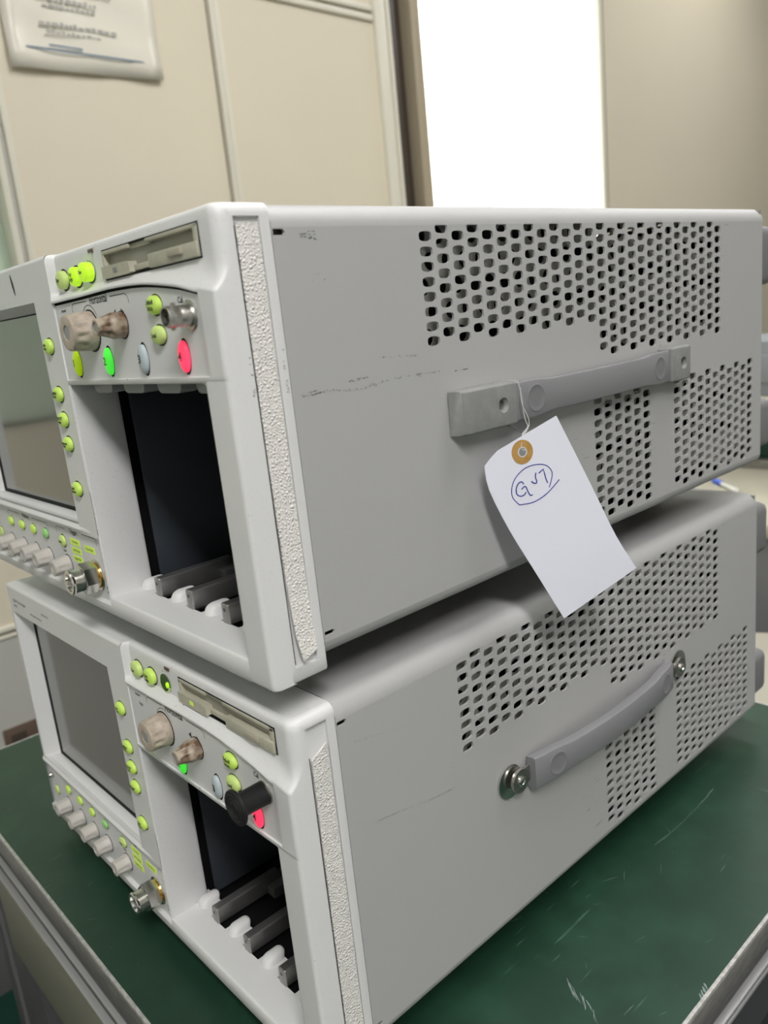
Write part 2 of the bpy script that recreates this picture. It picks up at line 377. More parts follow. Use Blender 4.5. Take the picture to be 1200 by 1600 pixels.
def bezel_mesh():
    g = G()
    # --- upper right face above the module opening (slots: 0 paint, 1 control panel film, 2 black lip shadow, 3 shade-grey tabs)
    xs = [-118, -116.6, -112, -106, -98, -90, -82, -73.6, -66, -58, -50, -42, -34, -26, -20, -14, -10.5, -9.0, -8, -7, -6, -5, -4.2, -3.4, -2.6, -1.9, -1.3, -0.8, -0.4, -0.15, -0.03, 0, 0.001]
    def col(x):
        last = x > 0; x = min(x, 0); zl = lip(x); s = min(1, max(0, (x + 118)/1.4))                         # step off the display block
        yr = -83.6*(1-s) + (-80.4)*s; ex = 1.6 + 3.0*min(1, max(0, (x + 11)/10))
        rows = [(8.0, yr+2.6), (7.85, yr+1.5), (7.3, yr+0.6), (6.2, yr+0.05), (4.1, yr), (-5.7, yr)]
        z0 = -5.7
        for t in (0.0, 0.2, 0.4, 0.6, 0.8, 0.95):
            rows.append((z0 + (zl + 0.35 - z0)*t, yr + (-84.1 - yr)*(t**ex)))
        gr = 1.0 if x <= -10.5 else 0.0
        rows += [(zl + 0.1, -84.25*gr - 83.9*(1-gr)), (zl - 0.3, -84.3*gr - 83.85*(1-gr)), (zl - 0.75, -84.1*gr - 83.8*(1-gr))]
        rows += [(zl - 0.8, -81.8*gr - 83.8*(1-gr)), (zl - 1.55, -81.8*gr - 83.8*(1-gr)), (zl - 1.6, -83.1*gr - 83.8*(1-gr))]
        n1 = len(rows)
        for t in (0.15, 0.3, 0.5, 0.75, 1.0): rows.append((zl - 1.6 + (-38.5 - zl + 1.6)*t, -83.1*gr - 83.8*(1-gr)))
        rows += [(-38.6, -83.8), (-39.9, -83.8), (-40.4, -83.4), (-40.4, -81.6)]
        out = []
        for z, y in rows:
            xx = x
            if z > 5: xx = x - max(0, min(1, (x+7)/7))*(3 - math.sqrt(max(0, 9 - (z-5)**2)))
            out.append((xx, -76.2 if last else min(-76.2, y + corner(x, z)), z))
        return out, n1
    cols = [col(x)[0] for x in xs]; n1 = col(-50)[1]
    k = len(g.v); n = len(cols[0])
    for c in cols: g.v += c
    for i in range(len(cols)-1):
        for j in range(n-1):
            g.f.append((k+i*n+j, k+i*n+j+1, k+(i+1)*n+j+1, k+(i+1)*n+j))
            if j == 4 and -73.7 < xs[i] and xs[i+1] < -8.9: g.f.pop(); continue        # opening for the disk drive
            g.m.append(2 if (n1-4 <= j < n1-1 and xs[i+1] <= -10.5) else 1 if (n1-1 <= j < n1+4 and xs[i+1] <= -10.5) else 0)  # groove faces painted black as the shadow line beneath the lip
    # closing roof strip of that face back to the cover
    top = [c[0] for c in cols]
    g.grid([[(p[0], p[1], 8.0) for p in top], [(min(p[0], -3), -62.4, 8.0) for p in top]])
    # --- display block roof + face frame with the sloping window reveal
    X0, X1 = -WD, -118
    ox0, ox1, oz1, oz0 = -262.5, -137, -7.8, -98
    yf = -83.6
    outer = [(X0 + 2.5, 8), (X1, 8), (X1, -102), (X0, -102), (X0, 5.5), (X0 + 0.8, 7.3)]
    # front frame faces
    def fr(x0, x1, z0, z1): g.add([(x0, yf, z0), (x1, yf, z0), (x1, yf, z1), (x0, yf, z1)], [(0, 1, 2, 3)])
    fr(X0 + 3, ox0, -103, 6.5); fr(ox1, X1, -103, 6.5); fr(ox0, ox1, oz1, 6.5)
    # rounded top front edge of the block
    e = [(yf, 6.5), (yf + .25, 7.3), (yf + .9, 7.8), (yf + 1.8, 8.0), (-62.4, 8.0)]
    g.grid([[(X0 + 3, y, z) for y, z in e], [(X1, y, z) for y, z in e]])
    # left rounded side of the block
    e = [(X0 + 3, yf), (X0 + 1.2, yf + .5), (X0 + .3, yf + 1.6), (X0, yf + 3), (X0, -62.4)]
    g.grid([[(x, y, 7.0) for x, y in e], [(x, y, -136) for x, y in e]])
    g.add([(X0 + 3, yf+1.8, 8), (X0, yf + 3, 7), (X0, -62.4, 7), (X0 + 3, -62.4, 8)], [(0, 1, 2, 3)])
    g.add([(X0 + 3, yf+1.8, 8), (X0, yf + 3, 7), (X0+.3, yf+1.6, 7), (X0+1.2, yf+.5, 7), (X0 + 3, yf, 6.5)], [(0, 1, 2, 3, 4)])
    # reveal: face opening to the glass frame
    yb = -76.0
    A = [(ox0, yf, oz1), (ox1, yf, oz1), (ox1, yf, oz0), (ox0, yf, oz0)]
    A2 = [(ox0 + .4, yf + .8, oz1 - .5), (ox1 - .2, yf + .8, oz1 - .5), (ox1 - .2, yf + .8, oz0), (ox0 + .4, yf + .8, oz0)]
    B = [(-256.2, yb, -11.2), (ox1 + 5, yb, -11.2), (ox1 + 5, yb, oz0 - 1), (-256.2, yb, oz0 - 1)]
    g.grid([A, A2, B], closed=True)
    # roll under the screen
    prof = [(-76.0, -97.4), (-77.5, -97.2), (-80, -97.6), (-82.2, -98.7), (-83.6, -99.9), (-84.3, -101.0), (-84.1, -101.8), (-82.6, -102.2), (-82, -102.4)]
    xsr = [X0 + 1, X0 + 2.5, X0 + 5, -137, -131, -126, -121]
    kk = [0.9, 1.0, 1.0, 1.0, 0.95, 0.75, 0.35]
    g.grid([[(x, -82 + (y + 82)*(k_ if y < -82 else 1), z) for y, z in prof] for x, k_ in zip(xsr, kk)])
    # --- lower control panel and the foot lip
    g.add([(X0 + 1, -82, -102.3), (X1, -82, -102.3), (X1, -82, -131.2), (X0 + 1, -82, -131.2)], [(0, 1, 2, 3)], 1)
    g.box((X1, -82, -102), (X1 - .4, -83.6, -131.2))
    e = [(-82, -131.2), (-83.2, -131.4), (-83.8, -131.9), (-83.8, -135.4), (-83.3, -136), (-62.4, -136)]
    g.grid([[(X0, y, z) for y, z in e], [(X1, y, z) for y, z in e]])
    g.add([(X0, -83.9, -131.5), (X0, -62.4, -131.5), (X0, -62.4, -136), (X0, -83.9, -136)], [(0, 1, 2, 3)])
    # --- sill of the module opening
    g.add([(X1, -83.6, -83), (X1 + .45, -83.1, -83), (X1 + .45, -83.1, -38.6), (X1, -83.6, -38.6)], [(0, 1, 2, 3)])
    g.add([(X1, -83.6, -38.6), (X1 + .45, -83.0, -38.6), (X1 + .45, -83.0, -10), (X1, -83.6, -10)], [(0, 1, 2, 3)])
    e = [(-62.4, -136), (-83.3, -136), (-83.8, -135.4), (-83.8, -128.6), (-83.4, -128.1), (-82.6, -127.9), (-70.6, -127.6)]
    g.grid([[(X1, y, z) for y, z in e], [(-12.5, y, z) for y, z in e]])
    for i in range(4):          # fingers of the sill reaching back between the rails
        xc = -113.5 + 26.3*i
        g.box((xc - 4.5 - (0 if i else 3), -71, -131), (xc + 9.5, -62, -127.6))
        k0 = len(g.v); g.box((xc - 2.6, -71.9, -133), (xc + 3.8, -62, -123.6), 2.6, seg=4)
        for q in range(k0, len(g.v)):                  # the fingers lean back
            vx, vy, vz = g.v[q]; g.v[q] = (vx, vy + max(0, vz + 128)*0.45, vz)
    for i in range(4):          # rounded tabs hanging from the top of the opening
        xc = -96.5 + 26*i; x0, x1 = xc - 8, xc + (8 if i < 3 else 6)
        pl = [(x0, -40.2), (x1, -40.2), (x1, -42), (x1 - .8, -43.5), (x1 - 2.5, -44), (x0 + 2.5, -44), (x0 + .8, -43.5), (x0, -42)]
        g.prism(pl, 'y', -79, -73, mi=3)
    # left cheek of the opening and its rounded front edge
    e = [(-118.5, -82), (-118.3, -83.2), (-117.6, -83.6), (-116.9, -83.1), (-116.7, -81.5), (-116.2, -66), (-117, -64.8), (-120, -64.6)]
    g.grid([[(x, y, -40.2) for x, y in e], [(x, y, -128) for x, y in e]])
    # right jamb with the big soft corner
    xj = [-12.5, -12.35, -12.0, -11, -8, -5, -3, -1.6, -1.2, -0.8, -0.5, -0.25, -0.1, -0.02, 0, 0.001]
    def yj(x, z): return -83.8 + corner(x, z) + (0 if z < -127 else 1.0 if x == -12.5 else .2 if x == -12.35 else 0)
    zs = [-39.9, -50, -60, -75, -90, -105, -120, -128, -134.6, -135.4, -135.8, -136.0]
    back = [0, 0, 0, 0, 0, 0, 0, 0, 0, .2, .7, 1.6]
    g.grid([[(x, (-76.2 if x > 0 else yj(x, z)) + b, z) for x in xj] for z, b in zip(zs, back)])
    g.add([(-12.5, -81.9, -40.2), (-12.5, -62, -40.2), (-12.5, -62, -128), (-12.5, -81.9, -128)], [(0, 1, 2, 3)])
    g.prism([(-16.0, -40.3), (-12.4, -40.3), (-12.4, -44), (-12.8, -42.2), (-13.8, -41.0)], 'y', -83.0, -78)
    # right flank with the long groove for the tape
    flank = [(0, -76.2), (0, -74.7), (-1.3, -74.7), (-1.3, -66.0), (0, -66.0), (0, -62.9), (-0.3, -62.4), (-6, -62.4)]
    g.grid([[(x, y, 4.0) for x, y in flank], [(x, y, -131.0) for x, y in flank]])
    fl2 = [(0, -76.2), (0, -62.9), (-0.3, -62.4), (-6, -62.4)]
    zz = [4, 5, 6.2, 7.1, 7.7, 8.0]
    g.grid([[(x - (3 - math.sqrt(max(0, 9 - max(0, z-5)**2))), y, z) for x, y in fl2] for z in zz])
    g.grid([[(x, y, z) for x, y in fl2] for z in (-131, -135)] + [[(x - .4, y, -135.7) for x, y in fl2], [(x - 1.6, y, -136) for x, y in fl2]])
    g.add([(0, -74.7, 4), (-1.3, -74.7, 4), (-1.3, -66, 4), (0, -66, 4)], [(0, 1, 2, 3)])
    g.add([(0, -74.7, -131), (-1.3, -74.7, -131), (-1.3, -66, -131), (0, -66, -131)], [(0, 1, 2, 3)])
    g.add([(-12.5, -62.4, -136), (-1.6, -62.4, -136), (-1.6, -76, -136), (-1.6, -80.5, -136), (-12.5, -82.2, -136)], [tuple(range(5))])
    # wall behind the bezel that closes it towards the body (around the module bay)
    g.add([(X0, -62.3, 8), (-1, -62.3, 8), (-1, -62.3, -40), (X0, -62.3, -40)], [(0, 1, 2, 3)])
    return g

def legends(bz):
    """the printed groups on the two control panels, one object each"""
    y = -83.16; y2 = -82.06
    def line(g, pts, w=0.28, yy=y):
        for (a, b), (c, d) in zip(pts, pts[1:]):
            L = math.hypot(c-a, d-b) or 1; nx, nz = -(d-b)/L*w/2, (c-a)/L*w/2
            g.add([(a+nx, yy, b+nz), (c+nx, yy, d+nz), (c-nx, yy, d-nz), (a-nx, yy, b-nz)], [(0, 1, 2, 3)])
    def put(name, g): obj(name, g, MT['ink'], bz, xf=T, smooth=0, recalc=False)
    g = G(); put_text(g, 'Horizontal', -77.5, -11.3, y, 4.2, 0.80, ext=0.03, off=.03)
    line(g, [(-101.2, -14.2), (-101.2, -12.7), (-100.6, -11.7), (-99.2, -11.2), (-87.6, -11.2)])
    line(g, [(-67.6, -11.2), (-56.6, -11.2), (-55, -11.8), (-54.3, -13.0), (-54.2, -14.4)]); put('horizontal_legend', g)
    g = G(); line(g, [(-87 + 6.9*math.cos(t), -19.6 + 7.0*math.sin(t)) for t in [math.radians(150 - 6*i) for i in range(22)]]); put('scale_arc', g)
    g = G()
    for s_, xx in ((-1, -65.0), (1, -61.2)): g.add([(xx, y, -15.4), (xx, y, -18.2), (xx + s_*2.2, y, -16.8)], [(0, 1, 2)])
    put('arrow_marks', g)
    g = G(); put_text(g, 'Cal', -20.6, -16.2, y, 2.6, 0.9, ext=0.03, off=.03); put('cal_legend', g)
    g = G(); put_text(g, 'Armed', -109.6, -13.0, y, 1.7, 0.9, ext=0.03); put('armed_legend', g)
    g = G(); put_text(g, "Trig'd", -107.6, -16.8, y, 1.7, 0.9, ext=0.03); put('trigger_light_legend', g)
    g = G(); line(g, [(-239.5, -108), (-239.5, -105.6), (-238.5, -104.6), (-221, -104.6)], yy=y2); line(g, [(-203, -104.6), (-183, -104.6), (-182, -105.6), (-182, -108)], yy=y2)
    put_text(g, 'Markers', -212, -104.8, y2, 3.2, 0.9, ext=0.03); put('marker_legend', g)
    g = G(); line(g, [(-171, -107.6), (-171, -105), (-170, -104.4), (-160, -104.4)], yy=y2); line(g, [(-141, -104.4), (-127, -104.4), (-126, -105.2), (-126, -107.6)], yy=y2)
    put_text(g, 'Trigger', -150.5, -104.8, y2, 3.2, 0.9, ext=0.03); put('trigger_legend', g)
    g = G(); put_text(g, 'Level', -165, -115.4, y2, 1.6, 0.9, ext=0.03); put('level_legend', g)
    g = G(); put_text(g, '2V MAX', -121.5, -125.4, y2, 1.3, 0.9, ext=0.03); put_text(g, '(+15 dBm)', -121.5, -127.4, y2, 1.1, 0.9, ext=0.03); put('limit_legend', g)

def brand(kind):
    g = G(); y = -83.66
    put_text(g, 'Agilent Technologies', -258, -0.2, y, 2.6, 0.9, align='LEFT', ext=0.03)
    put_text(g, '86100C', -258, -3.4, y, 2.0, 0.9, align='LEFT', ext=0.03)
    put_text(g, 'Infiniium DCA-J', -214, 0.4, y, 1.7, 0.9, align='LEFT', ext=0.03)
    put_text(g, 'Wide-Bandwidth Oscilloscope', -232, -3.4, y, 1.5, 0.9, align='LEFT', ext=0.03)
    return g

def button(root, x, z, y, rx, rz, h, m, text=None, size=1.7, name='button', ty=None, mid=0.45, label=None, sx=0.85):
    g = G().dome((x, y, z), rx, rz, h, 0, mid=mid)
    g.disc((x + 0.1, y - 0.05, z), rx*1.06, rz*1.16, 1)
    o = obj(name, g, [m, MT['black']], root, xf=T, recalc=False)
    if label: o['label'] = label
    if text:
        t = G(); put_text(t, text, 0, 0, 0, size*1.08, sx*(.85 if rz < 4 else 1.3), ext=0.02, line=0.85, off=0.03)
        # drape the lettering over the dome
        vs = []
        for (a, b, c) in t.v:
            q = min(0.98, math.hypot(a/rx, c/rz)); vs.append((x + a, y - (h*mid + h*(1-mid)*math.sqrt(1 - q*q)) - 0.20 + b, z + c))
        t.v = vs
        obj('lettering', t, MT['ink'], o, xf=T, smooth=0, recalc=False)
    return o

def knob(root, x, z, y, L, r0, r1, m, capm, flutes=10, name='knob', fl=0.10, label=None, capr=0.5, big=False, f0=0.10, shoulder=0.12):
    def fn(a, d):
        k = abs(math.cos(a*flutes/2)); t = min(1, max(0, (d - L*f0)/(L*0.2))); t2 = min(1, max(0, (L*(0.93 if not big else .88) - d)/(L*0.10)))
        return 1 - fl*(k**2.2)*t*t2
    n = 9; prof = [(0.0, r0*0.98), (0.25, r0), (L*shoulder, r0*.985)]
    for i in range(1, n): prof.append((L*(shoulder + (.86 - shoulder)*i/n), r0*.985 + (r1 - r0*.985)*i/n))
    prof += [(L*.90, r1), (L*.96, r1*.985), (L*.99, r1*.93), (L, r1*.86), (L, r1*capr + .05), (L - .25, r1*capr)]
    g = G().lathe(prof, (x, y, z), (0, -1, 0), seg=flutes*6, fn=fn, cap=(True, False))
    o = obj(name, g, m, root, xf=T, smooth=40)
    c = G().lathe([(L - .3, r1*capr), (L - .28, r1*capr*.7), (L - .35, 0.05)], (x, y, z), (0, -1, 0), seg=32)
    obj('knob_centre', c, capm, o, xf=T)
    s = G().lathe([(-0.1, r0*1.07), (0.12, r0*1.07)], (x, y, z), (0, -1, 0), seg=40)
    obj('skirt_ring', s, MT['black'], o, xf=T)
    if label: o['label'] = label
    return o

def disk_drive(root, kind):
    x0, x1, z1, z0, y = -73.2, -9.4, 3.7, -5.3, -81.0
    # stepped putty fascia around a dark letterbox
    g = G()
    g.box((x0, y, z1 - 1.3), (-53, y + 3, z1), 0.25)
    g.box((-53.5, y + 1.2, z1 - 1.7), (-40, y + 3, z1), 0.1)
    g.box((-41, y, z1 - 1.2), (x1, y + 3, z1), 0.25)
    g.box((x0, y, z0), (x0 + 1.2, y + 3, z1), 0.2)
    g.box((x1 - 2.2, y, z0), (x1, y + 3, z1), 0.25)
    g.prism([(x0, z0), (-54.5, z0), (-52, z0 + .3), (-52.5, z0 + 3.6), (-55, z0 + 3.9), (x0, z0 + 3.9)], 'y', y - .9, y + 3)
    g.box((-52.5, y + .8, z0 + .6), (-38, y + 3, z0 + 2.4), 0.1)
    g.box((-39.5, y - .6, z0), (x1, y + 3, z0 + 4.2), 0.35)
    o = obj('disk_drive', g, MT['putty'], root, xf=T)
    s = G().box((x0 + .5, y + 2.0, z0 + .5), (x1 - .5, y + 2.9, z1 - .4))
    obj('slot_shutter', s, MT['putty_d'], o, xf=T)
    b = G().box((-25.5, y - 1.7, z0 + 1.6), (-17.5, y - .4, z0 + 3.5), 0.25)
    obj('eject_button', b, MT['putty_k'], o, xf=T)
    l = G().box((-64.2, y - 1.05, z0 + 1.3), (-61.4, y - .85, z0 + 2.8))
    obj('drive_light', l, MT['label_lime'] if kind == 'L' else MT['ink_soft'], o, xf=T)
    f = G(); f.box((x0 - .6, y + 3.0, z0 - .6), (x1 + .6, y + 3.8, z1 + .6))
    f.box((x0 - .55, -80.6, z0 - .45), (x0 - .05, y + 3, z1 + .45)); f.box((x1 + .05, -80.6, z0 - .45), (x1 + .45, y + 3, z1 + .45))
    f.box((x0 - .55, -80.6, z1 + .02), (x1 + .4, y + 3, z1 + .42)); f.box((x0 - .55, -80.6, z0 - .45), (x1 + .4, y + 3, z0 - .05))
    obj('drive_gap', f, MT['black'], o, xf=T)
    return o

def bnc(root):
    x, z, y = -16.0, -20.8, -83.1
    g = G()
    g.lathe([(0, 4.3), (.35, 4.4), (.6, 4.2), (.62, 3.5), (.9, 3.35)], (x, y, z), (0, -1, 0), 40)
    g.lathe([(.6, 3.05), (3.6, 3.05), (3.9, 2.85), (4.5, 2.85), (4.8, 3.05), (7.9, 3.05), (8.1, 2.9), (8.05, 2.55), (3, 2.5)], (x, y, z), (0, -1, 0), 40)
    o = obj('signal_connector', g, MT['nickel'], root, xf=T)
    p = G(); 
    for s in (-1, 1): p.lathe([(2.5, .75), (3.75, .75), (3.85, .6)], (x, y - 5.6, z), (0.25*s, 0, s), 12)
    obj('bayonet_pin', p, MT['nickel'], o, xf=T)
    d = G().lathe([(3, 2.5), (3.02, .1)], (x, y, z), (0, -1, 0), 24); d.lathe([(3, 1.1), (6.5, 1.1), (6.6, .5)], (x, y, z), (0, -1, 0), 20)
    obj('socket_core', d, MT['putty_d'], o, xf=T)
    return o

def sma(root):
    x, z, y = -131.0, -121.0, -82.0
    hexf = lambda a, d: 1.0 / max(abs(math.cos((a % (PI/3)) - PI/6)), 0.1)*0.99
    g = G()
    g.lathe([(0, 7.0), (.35, 7.1), (.6, 6.8)], (x, y, z), (0, -1, 0), 40)
    g.lathe([(1.9, 5.7), (2.0, 5.9), (7.1, 5.9), (7.25, 5.6)], (x, y, z), (0, -1, 0), 48, fn=hexf)
    pr = [(7.2, 4.5)]
    for i in range(6): pr += [(7.4 + i*.62, 4.9), (7.7 + i*.62, 4.55)]
    pr += [(11.4, 5.2), (12.2, 5.25), (12.6, 4.9), (12.6, 3.6), (11.2, 3.4)]
    g.lathe(pr, (x, y, z), (0, -1, 0), 48, cap=(True, False))
    o = obj('trigger_connector', g, MT['chrome'], root, xf=T, smooth=30)
    r = G().lathe([(.5, 5.3), (.7, 5.6), (1.9, 5.6), (2.0, 5.2)], (x, y, z), (0, -1, 0), 40)
    obj('gold_ring', r, MT['gold'], o, xf=T)
    c = G().lathe([(11.3, 3.5), (11.3, 1.2), (12.1, 1.1), (12.1, .4)], (x, y, z), (0, -1, 0), 24, cap=(False, True))
    obj('connector_core', c, MT['steel'], o, xf=T)
    return o

def grip_mesh(bow=1.0):
    g = G(); n = 28; rows = []
    y0, y1 = 33.5, 149.0
    for i in range(n + 1):
        t = i/n; yy = y0 + (y1 - y0)*t
        b = 5.3 + bow*5.2*math.sin(PI*t)**0.8
        hh = 7.3 - 0.9*min(1, max(0, (min(t, 1-t) - .13)/.06))
        th = 4.8
        zc = -63.4
        sec = [(b, hh-1.0), (b-.3, hh-.3), (b-1.0, hh), (b-th, hh-.6), (b-th, -hh+.6), (b-1.0, -hh), (b-.3, -hh+.3), (b, -hh+1.0)]
        rows.append([(x, yy, zc + z) for x, z in sec])
    g.grid(rows, closed=True); k = len(g.v)
    g.f.append(tuple(range(8))); g.m.append(0); g.f.append(tuple(range(k-8, k))); g.m.append(0)
    return g
def dimple(y, bow, r=5.4):
    g = G(); rows = []
    def bx(yy): return 5.3 + bow*5.2*math.sin(PI*min(1, max(0, (yy - 33.5)/115.5)))**0.8
    for k, d in ((1.06, -0.1), (1.0, 0.05), (0.95, 0.22), (0.88, 0.20), (0.80, 0.05), (0.5, 0.03), (0.03, 0.03)):
        rows.append([(bx(y + r*k*math.cos(2*PI*i/36)) + d + .03, y + r*k*math.cos(2*PI*i/36), -63.4 + 5.4*k*math.sin(2*PI*i/36)) for i in range(36)])
    return g.grid(rows, closed=True)

def screw(root, x, y, z, r=1.7, m=None):
    g = G().lathe([(0, r), (.5, r), (.95, r*.75), (1.0, r*.5), (.6, r*.42), (.6, 0.02)], (x, y, z), (1, 0, 0), 24)
    return obj('screw', g, m or MT['nickel'], root, xf=T)

def handle(root, kind):
    h = bpy.data.objects.new('carry_handle', None); C.objects.link(h); h.parent = root; h.location = (0, 0, 0)
    bow = 0.35 if kind == 'U' else 1.0
    gr = obj('grip', grip_mesh(bow), MT['handle_grip'], h, xf=T)
    for yy in (46.5, 139.0):
        obj('thumb_pad', dimple(yy, bow), MT['handle_pad'], h, xf=T, smooth=60)
    if kind == 'U':
        for a, b, ch in ((4.0, 34.2, 4.2), (148.4, 166.5, 1.2)):
            z0, z1 = -71.2, -55.4; g = G()
            pl = [(0.0, a), (4.6, a + ch*.55), (6.2, a + ch), (6.6, b), (0.0, b)] if ch > 2 else [(0, a), (6.6, a), (6.6, b - 1), (6.0, b), (0, b)]
            bm = bmesh.new(); lo = [bm.verts.new((p[0], p[1], z0)) for p in pl]; hi = [bm.verts.new((p[0] - .0, p[1], z1)) for p in pl]
            n = len(pl)
            bm.faces.new(lo[::-1]); bm.faces.new(hi)
            for i in range(n): bm.faces.new((lo[i], lo[(i+1) % n], hi[(i+1) % n], hi[i]))
            bmesh.ops.recalc_face_normals(bm, faces=bm.faces)
            bmesh.ops.bevel(bm, geom=[e for e in bm.edges if max(v.co.x for v in e.verts) > 5.5 or abs(e.verts[0].co.z - e.verts[1].co.z) < .1 and min(v.co.x for v in e.verts) > 3], offset=0.9, segments=3, profile=.5, affect='EDGES')
            g.bm(bm)
            e = obj('handle_end_cap', g, MT['handle_end'], h, xf=T)
            ys = 26.5 if a < 50 else 159.5
            c = obj('cutter', G().lathe([(0, 1.9), (2.6, 1.9), (4.6, 3.3), (8, 5.6)], (2.6, ys, -63.2), (1, 0, 0), 32), MT['handle_end'], h, xf=T)
            md = e.modifiers.new('cut', 'BOOLEAN'); md.operation = 'DIFFERENCE'; md.solver = 'EXACT'; md.object = c
            bpy.context.view_layer.update()
            me = bpy.data.meshes.new_from_object(e.evaluated_get(bpy.context.evaluated_depsgraph_get()))
            e.modifiers.clear(); e.data = me; me.shade_smooth(); me.set_sharp_from_angle(angle=math.radians(30)); bpy.data.objects.remove(c)
            screw(e, 3.4, ys, -63.2, 1.75, MT['steel'])
    else:
        for ys, s in ((25.8, 1), (160.2, -1)):
            g = G().lathe([(0, 7.4), (.5, 7.4), (.55, 7.2)], (0.0, ys - 3.2*s, -63.4), (1, 0, 0), 40)
            p = obj('end_washer', g, MT['chrome'], h, xf=T)
            g2 = G().lathe([(2.2, 5.2), (3.0, 5.3), (3.7, 5.2), (3.75, 2.0)], (0, ys, -63.4), (1, 0, 0), 36)
            obj('washer', g2, MT['nickel'], p, xf=T)
            st = G().prism([(ys, -60.2), (ys + 10*s, -59.8), (ys + 10*s, -67.2), (ys, -66.8)], 'x', 1.4, 2.2)
            obj('strap_end', st, MT['nickel'], p, xf=T)
            screw(p, 3.7, ys, -63.4, 2.3, MT['chrome'])
    return h

def build(kind, label):
    root = empty('oscilloscope', (0, 0, TABLE), label, 'oscilloscope', 'stacked oscilloscopes')
    obj('cover', cover_mesh(), MT['cover'], root, xf=T, smooth=40)
    obj('bounce_blocking_plate', G().box((-262, -58, -132.6), (-9, 254, -131.6)), MT['black'], root, xf=T)  # added black plate, cuts bounced light in the gap under the cover
    obj('inner_chassis', inner_mesh(), [MT['inner'], MT['black']], root, xf=T, smooth=0)
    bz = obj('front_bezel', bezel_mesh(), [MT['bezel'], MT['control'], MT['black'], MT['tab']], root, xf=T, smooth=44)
    legends(bz)
    obj('brand_lettering', brand(kind), MT['ink_soft'], bz, xf=T, smooth=0, recalc=False)
    # display
    g = G().add([(-257, -76.1, -9), (-128, -76.1, -9), (-128, -76.1, -98), (-257, -76.1, -98)], [(0, 1, 2, 3)])
    sc = obj('display_screen', g, MT['glass'], root, xf=T, smooth=0)
    g = G(); a, b, c, d = -253.6, -132, -11.6, -95.6
    g.box((a - 2.6, -76.4, -10), (a, -76.15, -98)); g.box((a, -76.4, d - 1.8), (b, -76.15, d)); g.box((a, -76.4, c), (b, -76.15, c + 1))
    obj('screen_gasket', g, MT['black'], sc, xf=T, smooth=0)
    # module bay
    g = G()
    g.add([(-123, -60, -40), (-123, 120, -40), (-123, 120, -131), (-123, -60, -131)], [(0, 1, 2, 3)])
    g.add([(-9, -62, -36), (-9, 120, -36), (-9, 120, -131), (-9, -62, -131)], [(0, 1, 2, 3)])
    g.add([(-123, -81.5, -40.3), (-9, -81.5, -40.3), (-9, 120, -40.3), (-123, 120, -40.3)], [(0, 1, 2, 3)])
    g.add([(-123, -70.5, -131.2), (-9, -70.5, -131.2), (-9, 120, -131.2), (-123, 120, -131.2)], [(0, 1, 2, 3)])
    g.add([(-123, 120, -36), (-9, 120, -36), (-9, 120, -132), (-123, 120, -132)], [(0, 1, 2, 3)])
    g.add([(-123, -64.4, -40), (-123, -60, -40), (-123, -60, -131), (-123, -64.4, -131)], [(0, 1, 2, 3)])
    bay = obj('module_bay', g, MT['black'], root, xf=T, smooth=0)
    g = G().box((-118.5, -60.3, -45.5), (-117.2, 112, -128.6), 0.2)
    obj('bay_side_panel', g, MT['bay_panel'], bay, xf=T, label='blue-black side plate')
    for i in range(3):
        xc = -98.7 + 26.2*i
        g = G().box((xc - 2.4, -71.2, -128), (xc + 2.4, -36, -120.0), 0.8, seg=3)
        g.box((xc - 3.4, -44, -128.5), (xc + 7.5, 60, -123.5), 0.3, mi=1)
        g.lathe([(0, .8), (.05, .3)], (xc, -71.25, -122.4), (0, -1, 0), 12, mi=1)
        obj('guide_rail', g, [MT['steel'], MT['frame_dark']], root, xf=T)
    # tape in the flank groove
    if kind == 'U':
        pts = [(-73.9, 2.2, -.9), (-73.9, -60, -.9), (-73.7, -105, -.6), (-73.3, -120, 0.1), (-72.2, -129.0, .9)]
        ptr = [(-66.3, 2.4, -.9), (-66.3, -60, -.9), (-66.3, -105, -.8), (-66.3, -120, -.4), (-66.4, -126.6, .3)]
    else:
        pts = [(-73.6, -8.0, -.7), (-73.7, -60, -.9), (-73.9, -105, -.9), (-73.9, -120, -.9), (-73.9, -130, -.9)]
        ptr = [(-66.6, -4.0, -.7), (-66.3, -60, -.9), (-66.3, -105, -.9), (-66.3, -120, -.9), (-66.3, -130, -.9)]
    g = G(); f = [[(p[2] + .6, p[0] + (q[0]-p[0])*k, p[1] + (q[1]-p[1])*k) for k in (0, .5, 1)] for p, q in zip(pts, ptr)]
    bk = [[(v[0] - .6, v[1], v[2]) for v in r] for r in f]
    g.grid([r[::1] + b_[::-1] for r, b_ in zip(f, bk)], closed=True)
    g.f.append((0, 1, 2, 3, 4, 5)); g.m.append(0); k = len(g.v); g.f.append(tuple(range(k-6, k))); g.m.append(0)
    obj('tape_gap_shadow', G().box((-1.28, -74.65, -130), (-.55, -74.0, 1.5 if kind == 'U' else -7)), MT['black'], root, xf=T)  # black strip paints the shadow line along the tape's edge
    obj('textured_tape', g, MT['leather'], root, xf=T, label='white grained leather-look tape')
    disk_drive(root, kind)
    # horizontal knobs
    knob(root, -87.6, -21.4, -83.1, 9.0, 6.9, 6.3, MT['knob_old'], MT['knob_cap'], 12, label='large yellowed knob', capr=0.42, fl=.12, big=True, f0=.35, shoulder=.3)
    knob(root, -61.8, -20.9, -83.1, 9.4, 4.3, 2.9, MT['knob_worn'], MT['knob_cap'], 8, label='small worn brown knob', capr=0.62, fl=.22, f0=.42, shoulder=.42)
